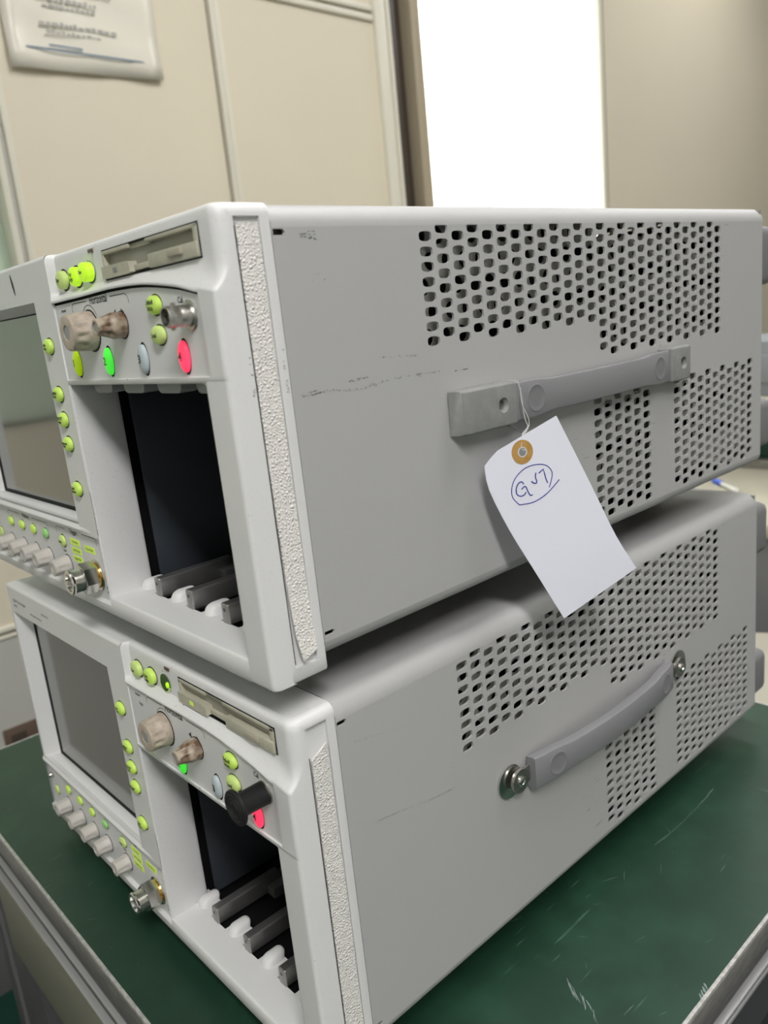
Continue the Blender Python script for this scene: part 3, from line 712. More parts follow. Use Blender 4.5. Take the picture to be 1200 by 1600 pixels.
    # keys at the top left
    for x, t, m in ((-109.5, 'Run', MT['lime_pale']), (-97.2, 'Stop\nSingle', MT['lime_lit'] if kind == 'U' else MT['lime'])):
        button(root, x, -2.0, -80.6, 4.1, 3.4, 2.6, m, t, 1.9, mid=.6)
    if kind == 'U':
        b = button(root, -85.6, -1.6, -80.6, 4.1, 3.3, 3.6, MT['lime_lit'], 'Clear', 1.6, mid=.7, label='bright lit key under clear film')
        g = G(); g.box((-88.5, -80.9, 4.5), (-80.8, -81.0, -2.5)); obj('clear_film', g, MT['clear'], b, xf=T, smooth=0)
    else:
        g = G().disc((-85.6, -80.7, -2), 4.2, 3.9, 0)
        g.add([( -85.6 + 4.2*k*math.cos(t), -80.7 - (.5 if k < 1 else 0), -2 + 3.9*k*math.sin(t)) for k in (1.0, 0.82) for t in [PI*1.02 + PI*.9*i/10 for i in range(11)]],
              [(i, i+1, i+12, i+11) for i in range(10)], 1)
        g.dome((-83.4, -80.7, -2.2), 1.0, 1.3, .9, 2, seg=14)
        obj('open_key_socket', g, [mat('dark_green_socket', (0.03, 0.09, 0.01), 0.4), MT['lime_pale'], MT['lime_lit']], root, xf=T, recalc=False, label='empty dark green key socket with a lit diode')
    g = G().box((-84.2, -80.4, 4.3), (-80.4, -80.9, 5.7), .2)
    obj('sensor_slot', g, MT['recess'], root, xf=T)
    # control panel keys
    button(root, -36.2, -16.4, -83.1, 4.1, 2.9, 2.2, MT['lime'], 'Default\nSetup', 2.0)
    button(root, -36.4, -25.4, -83.1, 4.1, 2.9, 2.2, MT['lime_pale'], 'Local', 1.9)
    for x, t, m, lb in ((-104.6, '1', MT['yellow_lit'], 'lit yellow-green channel key'), (-76.6, '2', MT['green_lit'], 'lit green channel key'),
                    (-49.7, '3', MT['key_off'], 'unlit blue-grey channel key'), (-22.6, '4', MT['red_lit'], 'lit pink-red channel key')):
        button(root, x, -32.4, -83.1, 2.75, 4.7, 1.9, m, t, 3.6, name='channel_button', label=lb, mid=.35)
    bnc(root)
    # keys beside the screen
    for z, t in ((-25.2, 'Auto\nScale'), (-44.0, 'Eye/Mask\nMode'), (-54.2, 'TDR/TDT\nMode'), (-64.1, 'Oscilloscope\nMode'), (-82.8, 'Quick\nMeasure')):
        button(root, -128.9, z, -83.6, 4.0, 3.0, 2.2, MT['lime'], t, 1.55 if 'O' not in t[:1] else 1.25)
    # lower row
    for i, x in enumerate((-235.6, -219.0, -202.6, -186.0)):
        button(root, x, -110.0, -82.0, 3.0, 2.4, 1.6, MT['lime'] if i < 3 else MT['key_green_soft'], None)
    button(root, -164.6, -110.6, -82.0, 3.2, 2.7, 1.6, MT['lime_pale'], 'Source', 1.5)
    button(root, -257.2, -118.8, -82.0, 2.6, 2.8, 1.2, MT['lime_pale'], None, name='power_button')
    for i, x in enumerate((-240.4, -221.6, -204.0, -186.6, -163.6)):
        knob(root, x, -121.6, -82.0, 7.6, 4.4, 3.9, MT['knob'], MT['knob'], 8, capr=.55, fl=.12)
    for i, (x, z, t) in enumerate(((-150.3, -109.4, 'Free Run'), (-150.3, -113.3, 'Left Module'), (-150.3, -117.2, 'Right Mod.'), (-134.6, -110.4, 'Front Panel'))):
        g = G(); w2, h2 = 5.4, 1.45
        g.box((x - w2, -82.12, z - h2), (x + w2, -81.9, z + h2))
        o = obj('source_lamp', g, MT['label_lime'], root, xf=T, smooth=0)
        k = G(); put_text(k, t, x, z, -82.16, 1.7, .95, ext=.01); obj('lettering', k, MT['ink'], o, xf=T, smooth=0, recalc=False)
    sma(root)
    g = G().add([(-123.4, -82.06, -123), (-119.4, -82.06, -123), (-119.4, -82.06, -118), (-123.4, -82.06, -118)], [(0, 1, 2, 3)])
    g.add([(-122.6, -82.1, -121.6), (-120.2, -82.1, -121.6), (-121.4, -82.1, -118.9)], [(0, 1, 2)], 1)
    obj('warning_sign', g, [MT['warn'], MT['ink']], root, xf=T, smooth=0, recalc=False)
    g = G().lathe([(0, 2.0), (.6, 2.0), (.8, 1.6), (2.0, 1.5), (2.4, 1.2), (2.4, .5), (1.6, .4)], (-260.6, -82, -110.2), (0, -1, 0), 20)
    obj('ground_stud', g, MT['chrome'], root, xf=T)
    # feet underneath and at the back
    for x in (-64, -214):
        for y in (-30, 225):
            g = G().box((x - 10, y - 12, -149), (x + 10, y + 12, -131.5), 1.5)
            obj('foot', g, MT['rubber'], root, xf=T)
    for x0, x1 in ((-27, -1.5), (-WD + 1.5, -WD + 27)):
        for z0, z1 in ((-32.5, -1), (-125, -97)):
            g = G().box((x0, 259.5, z0), (x1, 280, z1), 5.0, seg=5)
            obj('rear_foot', g, MT['foot'], root, xf=T)
    handle(root, kind)
    return root

# ------------------------------------------------------------------ room
WX = 0.2961 - 1.5                    # face of the partition wall
CY = -0.30594
def box_obj(name, a, b, m, bev=0, parent=None, loc=None):
    return obj(name, G().box(a, b, bev), m, parent)
RX, RY0, RY1, H = 3.2, -2.6, 5.2, 2.7
struct(box_obj('floor', (WX - .6, RY0, -.05), (RX, RY1, 0), MT['floor']))
struct(box_obj('ceiling', (WX - .6, RY0, H), (RX, RY1, H + .05), MT['ceil']))
struct(box_obj('wall_right', (RX, RY0, 0), (RX + .05, RY1, H), MT['ceil']))
struct(box_obj('wall_front', (WX - .6, RY0 - .05, 0), (RX, RY0, H), MT['ceil']))
struct(box_obj('wall_back', (WX - .6, RY1, 0), (RX, RY1 + .05, H), MT['wall']))
s0, s1 = CY + .519, CY + .552        # first double profile
t0, t1 = CY + .977, CY + 1.004       # second profile
p0, p1 = CY + 1.425, CY + 1.474      # corner post
j0, j1 = CY + 1.478, CY + 1.548      # dark jamb
f0, f1 = CY + 1.548, CY + 1.585      # tan frame
w0, w1 = CY + 1.585, CY + 2.366      # bright window
ZS = 0.693                           # seam between lower and upper panels
g = G()
g.box((WX - .04, RY0, ZS + 1.15 - .8), (WX, s0, 1.05))        # strip under the green glass
g.box((WX - .04, RY0, 2.45), (WX, s0, H))
g.box((WX - .04, s1, ZS), (WX, t0, H))
g.box((WX - .04, t1, ZS), (WX, p0, 1.846))
g.box((WX - .04, t1, 1.868), (WX, p0, H))
g.box((WX - .04, RY0, ZS), (WX, s0, 1.05))
wl = struct(obj('wall_left', g, MT['wall']))
g = G(); g.box((WX - .04, CY + 2.40, 0), (WX, RY1, H)); g.box((WX - .04, w0, 0), (WX, w1 + .03, .93)); g.box((WX - .04, w0, 2.35), (WX, w1 + .03, H))
g.box((WX - .04, t0, 0), (WX - .001, w0, ZS - .03)); g.box((WX - .06, CY + 1.30, 0), (WX - .045, RY1, .9))
struct(obj('wall_left_rear', g, MT['wall']))
g = G(); g.box((WX - .045, RY0, 1.03), (WX - .030, s0 + .02, 2.47)); struct(obj('window_2', g, MT['frost']))
def profile(name, ya, yb, z0, z1, m=MT['wall_t'], two=True):
    g = G(); wd = (yb - ya)
    if two:
        g.box((WX - .03, ya, z0), (WX + .010, ya + wd*.36, z1), .003); g.box((WX - .03, yb - wd*.36, z0), (WX + .010, yb, z1), .003)
        g.box((WX - .03, ya + wd*.3, z0), (WX + .002, yb - wd*.3, z1), mi=1)
    else: g.box((WX - .03, ya, z0), (WX + .010, yb, z1), .003)
    return struct(obj(name, g, [m, MT['lower']]))
profile('trim_1', s0, s1, ZS, H)
g = G(); g.box((WX - .03, t0, ZS), (WX + .003, t0 + .004, H), mi=1); g.box((WX - .03, t0 + .004, ZS), (WX + .010, t0 + .0135, H), .003); g.box((WX - .03, t0 + .0145, ZS), (WX + .008, t1, H), .003)
struct(obj('trim_2', g, [MT['wall_t'], MT['wall_d']]))
g = G(); g.box((WX - .03, t1, 1.838), (WX + .008, p0, 1.852), .003); g.box((WX - .03, t1, 1.852), (WX + .001, p0, 1.858), mi=1); g.box((WX - .03, t1, 1.858), (WX + .008, p0, 1.872), .003)
struct(obj('trim_3', g, [MT['wall_t'], MT['wall_d']]))
g = G(); g.box((WX - .03, p0, 0), (WX + .014, p0 + .034, H), .004); g.box((WX - .03, p0 + .034, 0), (WX + .004, p0 + .038, H), mi=1); g.box((WX - .03, p0 + .038, 0), (WX + .014, p1, H), .003)
struct(obj('trim_4', g, [MT['wall_t'], MT['wall_d']]))
g = G(); g.box((WX - .10, j0 - .01, 0), (WX - .03, j1 + .01, H)); g.box((WX - .04, j0, 0), (WX - .005, j0 + .03, H), .003); struct(obj('door_1', g, MT['jamb']))
g = G(); g.box((WX - .05, f0, 0), (WX + .008, f0 + .015, H), .003); g.box((WX - .05, f0 + .018, 0), (WX + .004, f1, H), .003)
struct(obj('trim_5', g, MT['tan']))
g = G(); g.box((WX - .05, w1, 0), (WX + .004, w1 + .022, H), .004); g.box((WX - .05, w1 + .022, 0), (WX - .002, w1 + .034, H), mi=1); struct(obj('trim_6', g, [MT['wall_t'], MT['wall_d']]))
wn = struct(obj('window_1', G().box((WX - .03, w0 - .004, .93), (WX - .024, w1 + .004, 2.35)), MT['pane']))
g = G(); g.box((WX - .045, w0 - .004, .90), (WX + .02, w1 + .004, .93), .003); g.box((WX - .045, w0 - .004, 2.35), (WX + .004, w1 + .004, 2.38), .003)
obj('window_frame', g, MT['tan'], wn)
# lower panels with a ledge, a recessed pull, and the skirting
g = G(); g.box((WX - .045, RY0, .08), (WX, t0, ZS - .016)); d2 = struct(obj('door_2', g, MT['lower']))
hy0, hy1 = CY + .330, CY + .392
g = G(); g.box((WX - .001, hy0, .46), (WX + .002, hy1, .506), .001); g.box((WX + .001, hy0 + .012, .462), (WX + .003, hy1 - .022, .492), .001, mi=1)
obj('recessed_pull', g, [MT['recess'], MT['jamb']], d2)
g = G(); g.box((WX - .04, RY0, ZS - .006), (WX + .005, t0, ZS + .004), .002); g.box((WX - .04, RY0, ZS - .012), (WX + .001, t0, ZS - .006), mi=1); g.box((WX - .04, RY0, ZS - .019), (WX + .003, t0, ZS - .012), .002)
struct(obj('trim_7', g, [MT['wall_t'], MT['wall_d']]))
struct(box_obj('baseboard_left', (WX - .04, RY0, 0), (WX + .006, t0, .22), MT['base'], .002))

# ceiling lamps
for (x, y, lx, ly, st) in LAMPS:
    where = {(-0.35, -1.9): 'white ceiling fixture above and in front of the instruments', (0.2, 0.7): 'white ceiling fixture above the bench behind the table',
             (1.45, -0.85): 'white ceiling fixture on the right-hand side of the room', (-0.3, 2.6): 'white ceiling fixture farthest back by the bright window'}[(x, y)]
    r = empty('ceiling_light', (x, y, H - .06), where, 'lamp', 'ceiling fixtures')
    obj('housing', G().box((-lx/2 - .02, -ly/2 - .02, .005), (lx/2 + .02, ly/2 + .02, .06)), MT['lampwhite'], r)
    dm = mat('lit_diffuser_%g' % st, (1, 1, 1), 0.5, emit=st, ecol=(1.0, 0.98, 0.975))
    obj('diffuser', G().box((-lx/2, -ly/2, 0), (lx/2, ly/2, .008)), dm, r)

# ------------------------------------------------------------------ work table
tb = empty('work_table', (-.251, .143, 0), 'work table with scratched green antistatic top under the two instruments', 'table')
def TT(p): return (p[0] + .251, p[1] - .143, p[2])
tx0, tx1, ty0, ty1 = -.6075, .105, -.1675, .4535
obj('tabletop', G().box((tx0 + .002, ty0 + .002, TABLE - .003), (tx1 - .002, ty1 - .002, TABLE)).box((tx0 + .003, ty0 + .003, TABLE - .022), (tx1 - .003, ty1 - .003, TABLE - .003)), MT['table'], tb, xf=TT)
g = G()
for a, b in (((tx0, ty0), (tx1, ty0 + .0022)), ((tx0, ty1 - .0022), (tx1, ty1)), ((tx0, ty0), (tx0 + .0022, ty1)), ((tx1 - .0022, ty0), (tx1, ty1))):
    g.box((a[0], a[1], TABLE - .003), (b[0], b[1], TABLE + .0003), .0001, mi=1)
n = 5
g.box((tx0, ty0, TABLE - .022), (tx1, ty0 + .0025, TABLE - .003), .0005); g.box((tx0, ty1 - .0025, TABLE - .022), (tx1, ty1, TABLE - .003), .0005)
g.box((tx0, ty0, TABLE - .022), (tx0 + .0025, ty1, TABLE - .003), .0005); g.box((tx1 - .0025, ty0, TABLE - .022), (tx1, ty1, TABLE - .003), .0005)
obj('edge_trim', g, [MT['trim'], MT['trim_edge']], tb, xf=TT)
g = G(); g.box((tx0 + .004, ty0 + .004, TABLE - .040), (tx1 - .004, ty1 - .004, TABLE - .022)); 
g.box((tx0 + .004, ty0 + .004, TABLE - .060), (tx1 - .03, ty0 + .03, TABLE - .040)); g.box((tx1 - .03, ty0 + .03, TABLE - .11), (tx1 - .012, ty1 - .03, TABLE - .04))
obj('under_frame', g, MT['frame_dark'], tb, xf=TT)
g = G()
g.box((tx0, ty0, TABLE - .0425), (tx1, ty0 + .008, TABLE - .0405), .0005)
for dz in (.0345, .0395): g.box((tx1 - .006, ty0 + .01, TABLE - dz - .0035), (tx1 + .001, ty1 - .01, TABLE - dz), .0008)
obj('bright_rail', g, MT['frame_rail'], tb, xf=TT)
dr = obj('drawer', G().box((-.496, ty0 + .0005, TABLE - .155), (tx1 - .04, ty0 + .018, TABLE - .061), .001), MT['drawer'], tb, xf=TT)
obj('drawer_lip', G().box((-.496, ty0 - .0015, TABLE - .067), (-.350, ty0 + .012, TABLE - .0612), .0006).box((-.496, ty0 - .0015, TABLE - .0612), (tx1 - .04, ty0 + .01, TABLE - .0600), .0003, mi=1), [MT['drawer_l'], MT['frame_rail']], dr, xf=TT)
for x in (-.562, tx1 - .122 - .02):
    for y in (ty0 + .001, ty1 - .050):
        g = G().box((x, y + .001, 0), (x + .034, y + .046, TABLE - .06), .002).box((x + .036, y + .003, 0), (x + .122, y + .040, TABLE - .06), .002)
        g.box((x + .034, y, .0), (x + .036, y + .012, TABLE - .06), .0004, mi=1)
        obj('leg', g, [MT['frame_dark'], MT['base']], tb, xf=TT)

# scratches with a shape of their own, rubbed into the green mat
def scratch(name, strokes, m):
    g = G()
    for pts, w in strokes:
        L, Rr = [], []
        for k, (x, y) in enumerate(pts):
            a = pts[max(0, k-1)]; b = pts[min(len(pts)-1, k+1)]; l = math.hypot(b[0]-a[0], b[1]-a[1]) or 1
            ww = w*(.35 if k in (0, len(pts)-1) else random.uniform(.6, 1.3)); nx, ny = -(b[1]-a[1])/l*ww, (b[0]-a[0])/l*ww
            L.append((x+nx, y+ny, TABLE + .00012)); Rr.append((x-nx, y-ny, TABLE + .00012))
        g.grid([L, Rr])
    obj(name, g, m, tb, xf=TT, smooth=0)
sc1 = mat('pale_scratch', (0.10, 0.15, 0.125), 0.6); sc2 = mat('white_scuff', (0.20, 0.25, 0.24), 0.6)
def path(a, b, n=7, j=.0006): return [(a[0] + (b[0]-a[0])*k/n + random.uniform(-j, j), a[1] + (b[1]-a[1])*k/n + random.uniform(-j, j)) for k in range(n+1)]
scratch('long_scratch', [(path((.0103, .285), (.0118, .256), 6), .0005), (path((.0118, .258), (.0125, .2097), 8), .0002), (path((.0122, .215), (.0100, .187), 5), .00035), (path((.0060, .213), (.0118, .208), 4), .0002)], sc1)
scratch('scuff_patch', [(path((.034 + .0032*k + random.uniform(-.003, .003), .036 - .0012*k), (.046 + .0026*k, .0285 - .0008*k + random.uniform(-.002, .002)), 5, .0003), random.uniform(.0001, .0004)) for k in range(9)], sc2)
scratch('edge_scuff', [(path((.0985 + .0006*k, .0885 - .003*k), (.1025 + .0004*k, .0850 - .0032*k), 3, .0002), .0007) for k in range(4)], sc2)
for x, y in (
    [(.0079, .1377), (.0077, .1467), (.0863, .1256), (.0026, .1049), (.0143, .1065), (.0752, .0355), (.09, .049), (-.0105, .086), (.03, .16), (.05, .09), (.06, .2), (.02, .07), (-.02, .06), (.04, .05), (-.5, -.14), (-.47, -.15), (-.42, -.155), (-.36, -.15), (-.30, -.14), (-.26, -.15), (-.22, -.155), (-.19, -.15), (-.52, -.13), (-.545, -.08)]):
    scratch('fine_scratch', [(path((x, y), (x + random.uniform(-.006, .006), y + random.uniform(-.012, .012)), 3, .0003), random.uniform(.00008, .0003))], sc1)

# ------------------------------------------------------------------ instruments
low = build('L', 'lower grey oscilloscope standing on the green table, with an arched strap handle')
up = build('U', 'upper grey oscilloscope stacked on top of the other, with the paper tag on its handle')
RU = ((0.66926407, 0.735908, -0.10259146), (0.11197825, -0.23639182, -0.96518381), (-0.73453827, 0.63447483, -0.24061424))
Mr = Matrix(R).transposed() @ Matrix(RU)
off = Vector((1.83750624, -2.4823629, 235.63226781))*.001      # where the origin (hole grid corner) of the upper one sits
org = Vector((0, 0, 149*U))
MU = Mr.to_4x4(); MU.translation = org + off - Mr @ org + Vector((0, 0, TABLE))
up.matrix_world = MU

# a chipped almond mark on the upper bezel only, and the scuffs on its side
g = G(); 
pl = [(-158.2, 5.0), (-157.6, 4.2), (-156.4, 1.5), (-155.9, -1.4), (-156.2, -3.6), (-156.9, -2.6), (-158.0, .4), (-158.4, 3.2)]
g.prism(pl, 'y', -83.75, -83.4); obj('chip_mark', g, MT['ink'], up, xf=T, smooth=0)
def smooth_path(pts, n=5):
    out = []
    for i in range(len(pts)-1):
        a, b, c, d = [Vector(pts[max(0, min(len(pts)-1, i+k))]) for k in (-1, 0, 1, 2)]
        for j in range(n):
            f = j/n; out.append(0.5*((2*b) + (c - a)*f + (2*a - 5*b + 4*c - d)*f*f + (-a + 3*b - 3*c + d)*f**3))
    return out + [Vector(pts[-1])]
def scuffs(root, spec, name='scuff_mark', m=None, size=1.0, x=-.44):
    for (y, z, ly, lz, n) in spec:
        g = G()
        for i in range(n):
            a, b = y + random.uniform(-ly, ly), z + random.uniform(-lz, lz)
            r = random.uniform(.10, .34)*size; s_ = random.uniform(.8, 2.2)
            g.add([(x, a + r*s_*math.cos(2*PI*k/7 + i), b + r*.6*math.sin(2*PI*k/7)) for k in range(7)], [tuple(range(7))])
        obj(name, g, m or MT['scuff'], root, xf=T, smooth=0, recalc=False)
def trail(root, pts, n, spread, size, name='scuff_trail', m=None):
    g = G(); q = smooth_path([(0, a, b) for a, b in pts], 12)
    for i in range(n):
        p = q[random.randrange(len(q))]; a, b = p.y + random.uniform(-1, 1), p.z + random.gauss(0, spread)
        r = random.uniform(.05, .16)*size; s_ = random.uniform(1, 3)
        g.add([(-.44, a + r*s_*math.cos(2*PI*k/6), b + r*.6*math.sin(2*PI*k/6)) for k in range(6)], [tuple(range(6))])
    obj(name, g, m or MT['scuff'], root, xf=T, smooth=0, recalc=False)
MT['scuff'] = mat('dark_scuff', (0.10, 0.10, 0.10), 0.6)
MT['residue'] = mat('residue_edge', (0.32, 0.32, 0.31), 0.6)
scuffs(up, [(-49, -1.5, 3.0, 1.3, 36)]); scuffs(up, [(-47, -14, 2.2, 1.6, 9)], size=.7)
scuffs(up, [(12.6, -48.6, 3.2, .25, 14)], size=1.1); scuffs(up, [(-55.5, -47.3, 3.2, .8, 16)], size=.9)
trail(up, [(-57.4, -47.6), (-48, -47.6), (-38.3, -48.7), (-27.8, -47.9), (-15.7, -47.4), (-6.4, -47.5), (.7, -47.8)], 105, .22, 1.3)
trail(up, [(-39.9, -45.6), (-32.7, -45.4)], 24, .2, 1.3); trail(up, [(-24.6, -39.9), (-7.9, -41.0)], 34, .2, 1.1)
scuffs(up, [(-75.5, -34.3, .25, .3, 4), (-75.5, -36.2, .25, .2, 3), (-75.4, -39.5, .25, .5, 4), (-75.5, -44.3, .35, 1.0, 12)], 'flank_scuff', x=.03, size=.9)
scuffs(up, [(-63.6, -33.6, .2, .4, 4), (-63.9, -37.5, .3, 1.8, 12), (-63.7, -44.5, .35, 2.4, 22)], 'flank_scuff', x=.03, size=.8)
trail(low, [(-55.5, -9.5), (-46.1, -11.1), (-32, -14)], 70, .06, 1.0, 'label_residue', MT['residue'])
trail(low, [(-49.7, -43.6), (-39.6, -45.1), (-22.6, -48.5), (-10.3, -50.3)], 150, .06, 1.2, 'label_residue', MT['residue'])
trail(low, [(-10.3, -50.3), (-9.6, -42), (-8.5, -34)], 60, .06, .9, 'label_residue', MT['residue'])

# ------------------------------------------------------------------ rubber cap on the lower one's connector
cap = empty('connector_cap', (-.024, -.1247, TABLE + (149 - 20.8)*U), 'black rubber dust cap on the lower oscilloscope\'s Cal connector', 'cap')
def CP(p): return ((p[0] + 16)*U, (p[1] + 83.1)*U, (p[2] + 20.8)*U)
g = G().lathe([(.9, 3.9), (1.1, 4.1), (9.0, 4.0), (10.0, 4.3), (10.6, 5.6), (11.1, 6.2), (12.0, 6.2), (12.3, 5.9)], (-16, -83.1, -20.8), (0, -1, 0), 44)
obj('cap_body', g, MT['rubber'], cap, xf=CP)
g = G()
for r in (1.6, 3.0, 4.4): g.lathe([(12.3, r), (12.5, r + .12), (12.5, r + .45), (12.3, r + .6)], (-16, -83.1, -20.8), (0, -1, 0), 36, cap=(False, False))
obj('cap_ribs', g, MT['rubber'], cap, xf=CP)

# ------------------------------------------------------------------ paper tag with string (coordinates of the upper instrument)
MUi = lambda p: MU @ Vector(T(p))
tagr = empty('paper_tag', MUi((10.7, 30.1, -81.2)), 'white paper tag with blue handwriting GV7 tied to the upper handle', 'tag')
bpy.context.view_layer.update()
Ti = Matrix.Translation(-Vector(tagr.location))
def TG(p): return Ti @ MUi(p)
Lp = [(5.12, 14.87, -83.83), (5.94, 15.45, -92.75), (9.27, 21.34, -109.33), (13.81, 29.99, -128.45), (18.76, 39.47, -149.02)]
Rp = [(15.64, 45.34, -69.91), (18.41, 50.44, -82.55), (22.73, 58.32, -102.61), (26.59, 65.32, -120.82), (30.61, 73.27, -136.1)]
NV = Vector((-.93, .35, -.06))
def spl(P, t):
    k = min(int(t*4), 3); f = t*4 - k
    a, b, c, d = [Vector(P[max(0, min(4, k + i))]) for i in (-1, 0, 1, 2)]
    return 0.5*((2*b) + (c - a)*f + (2*a - 5*b + 4*c - d)*f*f + (-a + 3*b - 3*c + d)*f**3)
TLc = Vector((7.0, 20.75, -79.01))
def outline():
    pts = [spl(Lp, 0), spl(Lp, 0)*.5 + TLc*.5 + Vector((0, 0, .25)), TLc]
    pts += [TLc.lerp(spl(Rp, 0), k) for k in (.25, .5, .75, 1)]
    pts += [spl(Rp, t/12) for t in range(1, 13)]
    pts += [spl(Rp, 1).lerp(spl(Lp, 1), k) for k in (.33, .67, 1)]
    pts += [spl(Lp, t/12) for t in range(11, 0, -1)]
    return pts
O0 = Vector((10.66, 30.09, -81.18)); EX = (Vector((15.64, 45.34, -69.91)) - Vector((3.79, 11.54, -82.83))).normalized(); EZ = NV.cross(EX).normalized()
if EZ.z < 0: EZ = -EZ
NF = Vector((.93, -.35, .06))
def to2(p): d = Vector(p) - O0; return (d.dot(EX), d.dot(EZ))
def curl(a, b):                      # card bends gently away at the lower end
    return -0.0009*max(0, -b - 45)**2 + 0.004*max(0, -b - 5)**1.2
def to3(a, b, n=0.0): return O0 + EX*a + EZ*b + NF*(n + curl(a, b))
ol = [to2(p) for p in outline()]
hole = [(1.75*math.cos(2*PI*i/24), 1.75*math.sin(2*PI*i/24)) for i in range(24)]
vs, fs = curve_faces([ol, hole], 0.0)
bm = bmesh.new(); bv = [bm.verts.new((v.x, v.y, 0)) for v in vs]
for f in fs:
    try: bm.faces.new([bv[i] for i in f])
    except ValueError: pass
bmesh.ops.remove_doubles(bm, verts=bm.verts, dist=1e-4)
bmesh.ops.subdivide_edges(bm, edges=bm.edges[:], cuts=2, use_grid_fill=True)
bm.verts.index_update(); P2 = [v.co.copy() for v in bm.verts]; F2 = [[v.index for v in f.verts] for f in bm.faces]; bm.free()
g = G(); g.add([to3(p.x, p.y, .08) for p in P2], F2); g.add([to3(p.x, p.y, -.08) for p in P2], [f[::-1] for f in F2])
e2 = [to3(a, b, .08) for a, b in ol]; e3 = [to3(a, b, -.08) for a, b in ol]; g.grid([e2, e3], closed=True)
obj('card', g, MT['paper'], tagr, xf=TG, smooth=30, recalc=False)
def ring(r0, r1, n, h=.12):
    g = G(); rows = []
    for r, d in ((r0, 0), (r0, h), (r1, h), (r1, 0)): rows.append([to3(r*math.cos(2*PI*i/36), r*math.sin(2*PI*i/36), n + d) for i in range(36)])
    return g.grid(rows, closed=True)
obj('kraft_ring', ring(1.9, 4.55, .09), MT['kraft'], tagr, xf=TG)
g = ring(1.55, 2.0, .10, .2); obj('hole_edge', g, MT['string'], tagr, xf=TG)
ink = {'G': [(11.13, 29.16, -93.28), (10.78, 28.43, -92.17), (10.27, 26.99, -92.72), (10.01, 25.98, -94.49), (10.16, 26.01, -96.45), (10.7, 27.25, -97.51), (11.28, 28.83, -97.32), (11.55, 29.72, -96.34)],
 'G2': [(10.84, 28.08, -95.04), (11.41, 29.74, -94.21), (11.92, 30.65, -96.68), (12.27, 31.36, -97.96), (12.6, 32.25, -97.87)],
 'V': [(12.29, 32.35, -92.73), (12.64, 33.13, -93.53), (13.04, 34.14, -93.78), (13.13, 34.5, -93.13), (12.88, 34.15, -91.42), (12.93, 34.55, -89.86)],
 'S': [(13.38, 35.69, -90.23), (14.06, 37.7, -89.04), (14.29, 38.01, -90.81), (14.54, 38.3, -92.84), (14.84, 38.81, -94.51)],
 'E': [(10.62, 26.49, -100.68), (9.54, 24.19, -97.39), (9.36, 24.4, -93.58), (9.9, 26.45, -90.12), (11.2, 30.4, -87.43), (12.9, 35.04, -86.79), (14.49, 39.05, -87.84), (15.42, 41.05, -90.62), (15.42, 40.51, -93.55), (15.13, 39.25, -96.36)],
 'E2': [(10.62, 26.49, -100.68), (12.86, 32.43, -100.71), (14.9, 38.27, -98.35), (16.67, 43.72, -94.14)]}
g = G()
for k, pts in ink.items():
    q = smooth_path([to2(p) + (0,) for p in pts]) if k not in ('S',) else [Vector(to2(p) + (0,)) for p in pts]
    g.tube([to3(p.x, p.y, .09) for p in q],   .24 if k[0] != 'E' else .19, 6)
obj('handwriting', g, MT['bluepen'], tagr, xf=TG)
g = G()
st = [(2.0, 34.8, -55.2), (6.4, 34.9, -55.6), (7.4, 34.9, -57.7), (7.6, 35.6, -61.3), (7.8, 36.0, -67.2), (8.3, 36.3, -70.6), (9.3, 36.0, -72.6), (9.6, 33.5, -74.1), (10.0, 31.6, -75.4), (10.4, 30.6, -77.9), (11.0, 32.3, -79.9), (11.3, 31.6, -80.6), (10.4, 30.8, -80.6)]
g.tube(smooth_path(st), .16, 6)
st2 = [(7.5, 35.2, -57.9), (7.9, 35.2, -64.0), (8.6, 37.2, -68.8), (9.0, 37.4, -71.8), (9.6, 35.3, -73.6), (10.2, 32.8, -74.8), (10.5, 31.4, -76.2), (10.7, 29.8, -78.5), (10.9, 30.2, -80.2)]
g.tube(smooth_path(st2), .14, 6)
kn = (10.1, 32.2, -74.6)
for i in range(3): g.tube([Vector(kn) + Vector((.1*i, .8*math.cos(t + i), .45*math.sin(t*1.3 + i) - i*.4)) for t in [k*.7 for k in range(10)]], .17, 6)
sg = obj('string', g, MT['string'], tagr, xf=TG)
g = G().tube(smooth_path([(2.0, 29.8, -71.3), (6.0, 30.0, -71.6), (9.0, 30.8, -73.0), (10.1, 31.9, -74.6)]), .13, 6)
obj('string_shade_end', g, MT['string_d'], sg, xf=TG)

# ------------------------------------------------------------------ paper notice on the wall
py0, py1 = CY + .573, CY + .856
nt_ = empty('wall_notice', (WX + .004, (py0 + py1)/2, 1.76), 'white laminated paper notice on the partition wall at upper left', 'notice')
g = G(); rows = []
for i in range(13):
    t = i/12; z = 1.644 + .007*1.0*0 
    rows.append([(.003 + .0025*math.sin(j*1.7 + i*.6) + .004*(1 - j/8)*(.5 + .5*math.sin(i*1.3)), py0 + (py1 - py0)*t - (py0 + py1)/2, (1.643 + .008*t + (.225 if True else 0)*j/8) - 1.76) for j in range(9)])
g.grid(rows); sv = obj('plastic_sleeve', g, mat('sleeve_white', (0.80, 0.765, 0.66), 0.28, spec=.6), nt_)
md = sv.modifiers.new('thick', 'SOLIDIFY'); md.thickness = .0015
g = G(); 
def ink_line(x0, x1, z, th):
    y = py0 + x0
    while y < py0 + x1:
        wv = random.uniform(.004, .011); g.box((.0078, y - (py0+py1)/2, z - 1.76), (.0082, y + wv - (py0+py1)/2, z + th*random.uniform(.7, 1.4) - 1.76)); y += wv + random.uniform(.0015, .004)
fp = mat('faint_grey_print', (0.42, 0.41, 0.38), 0.6)
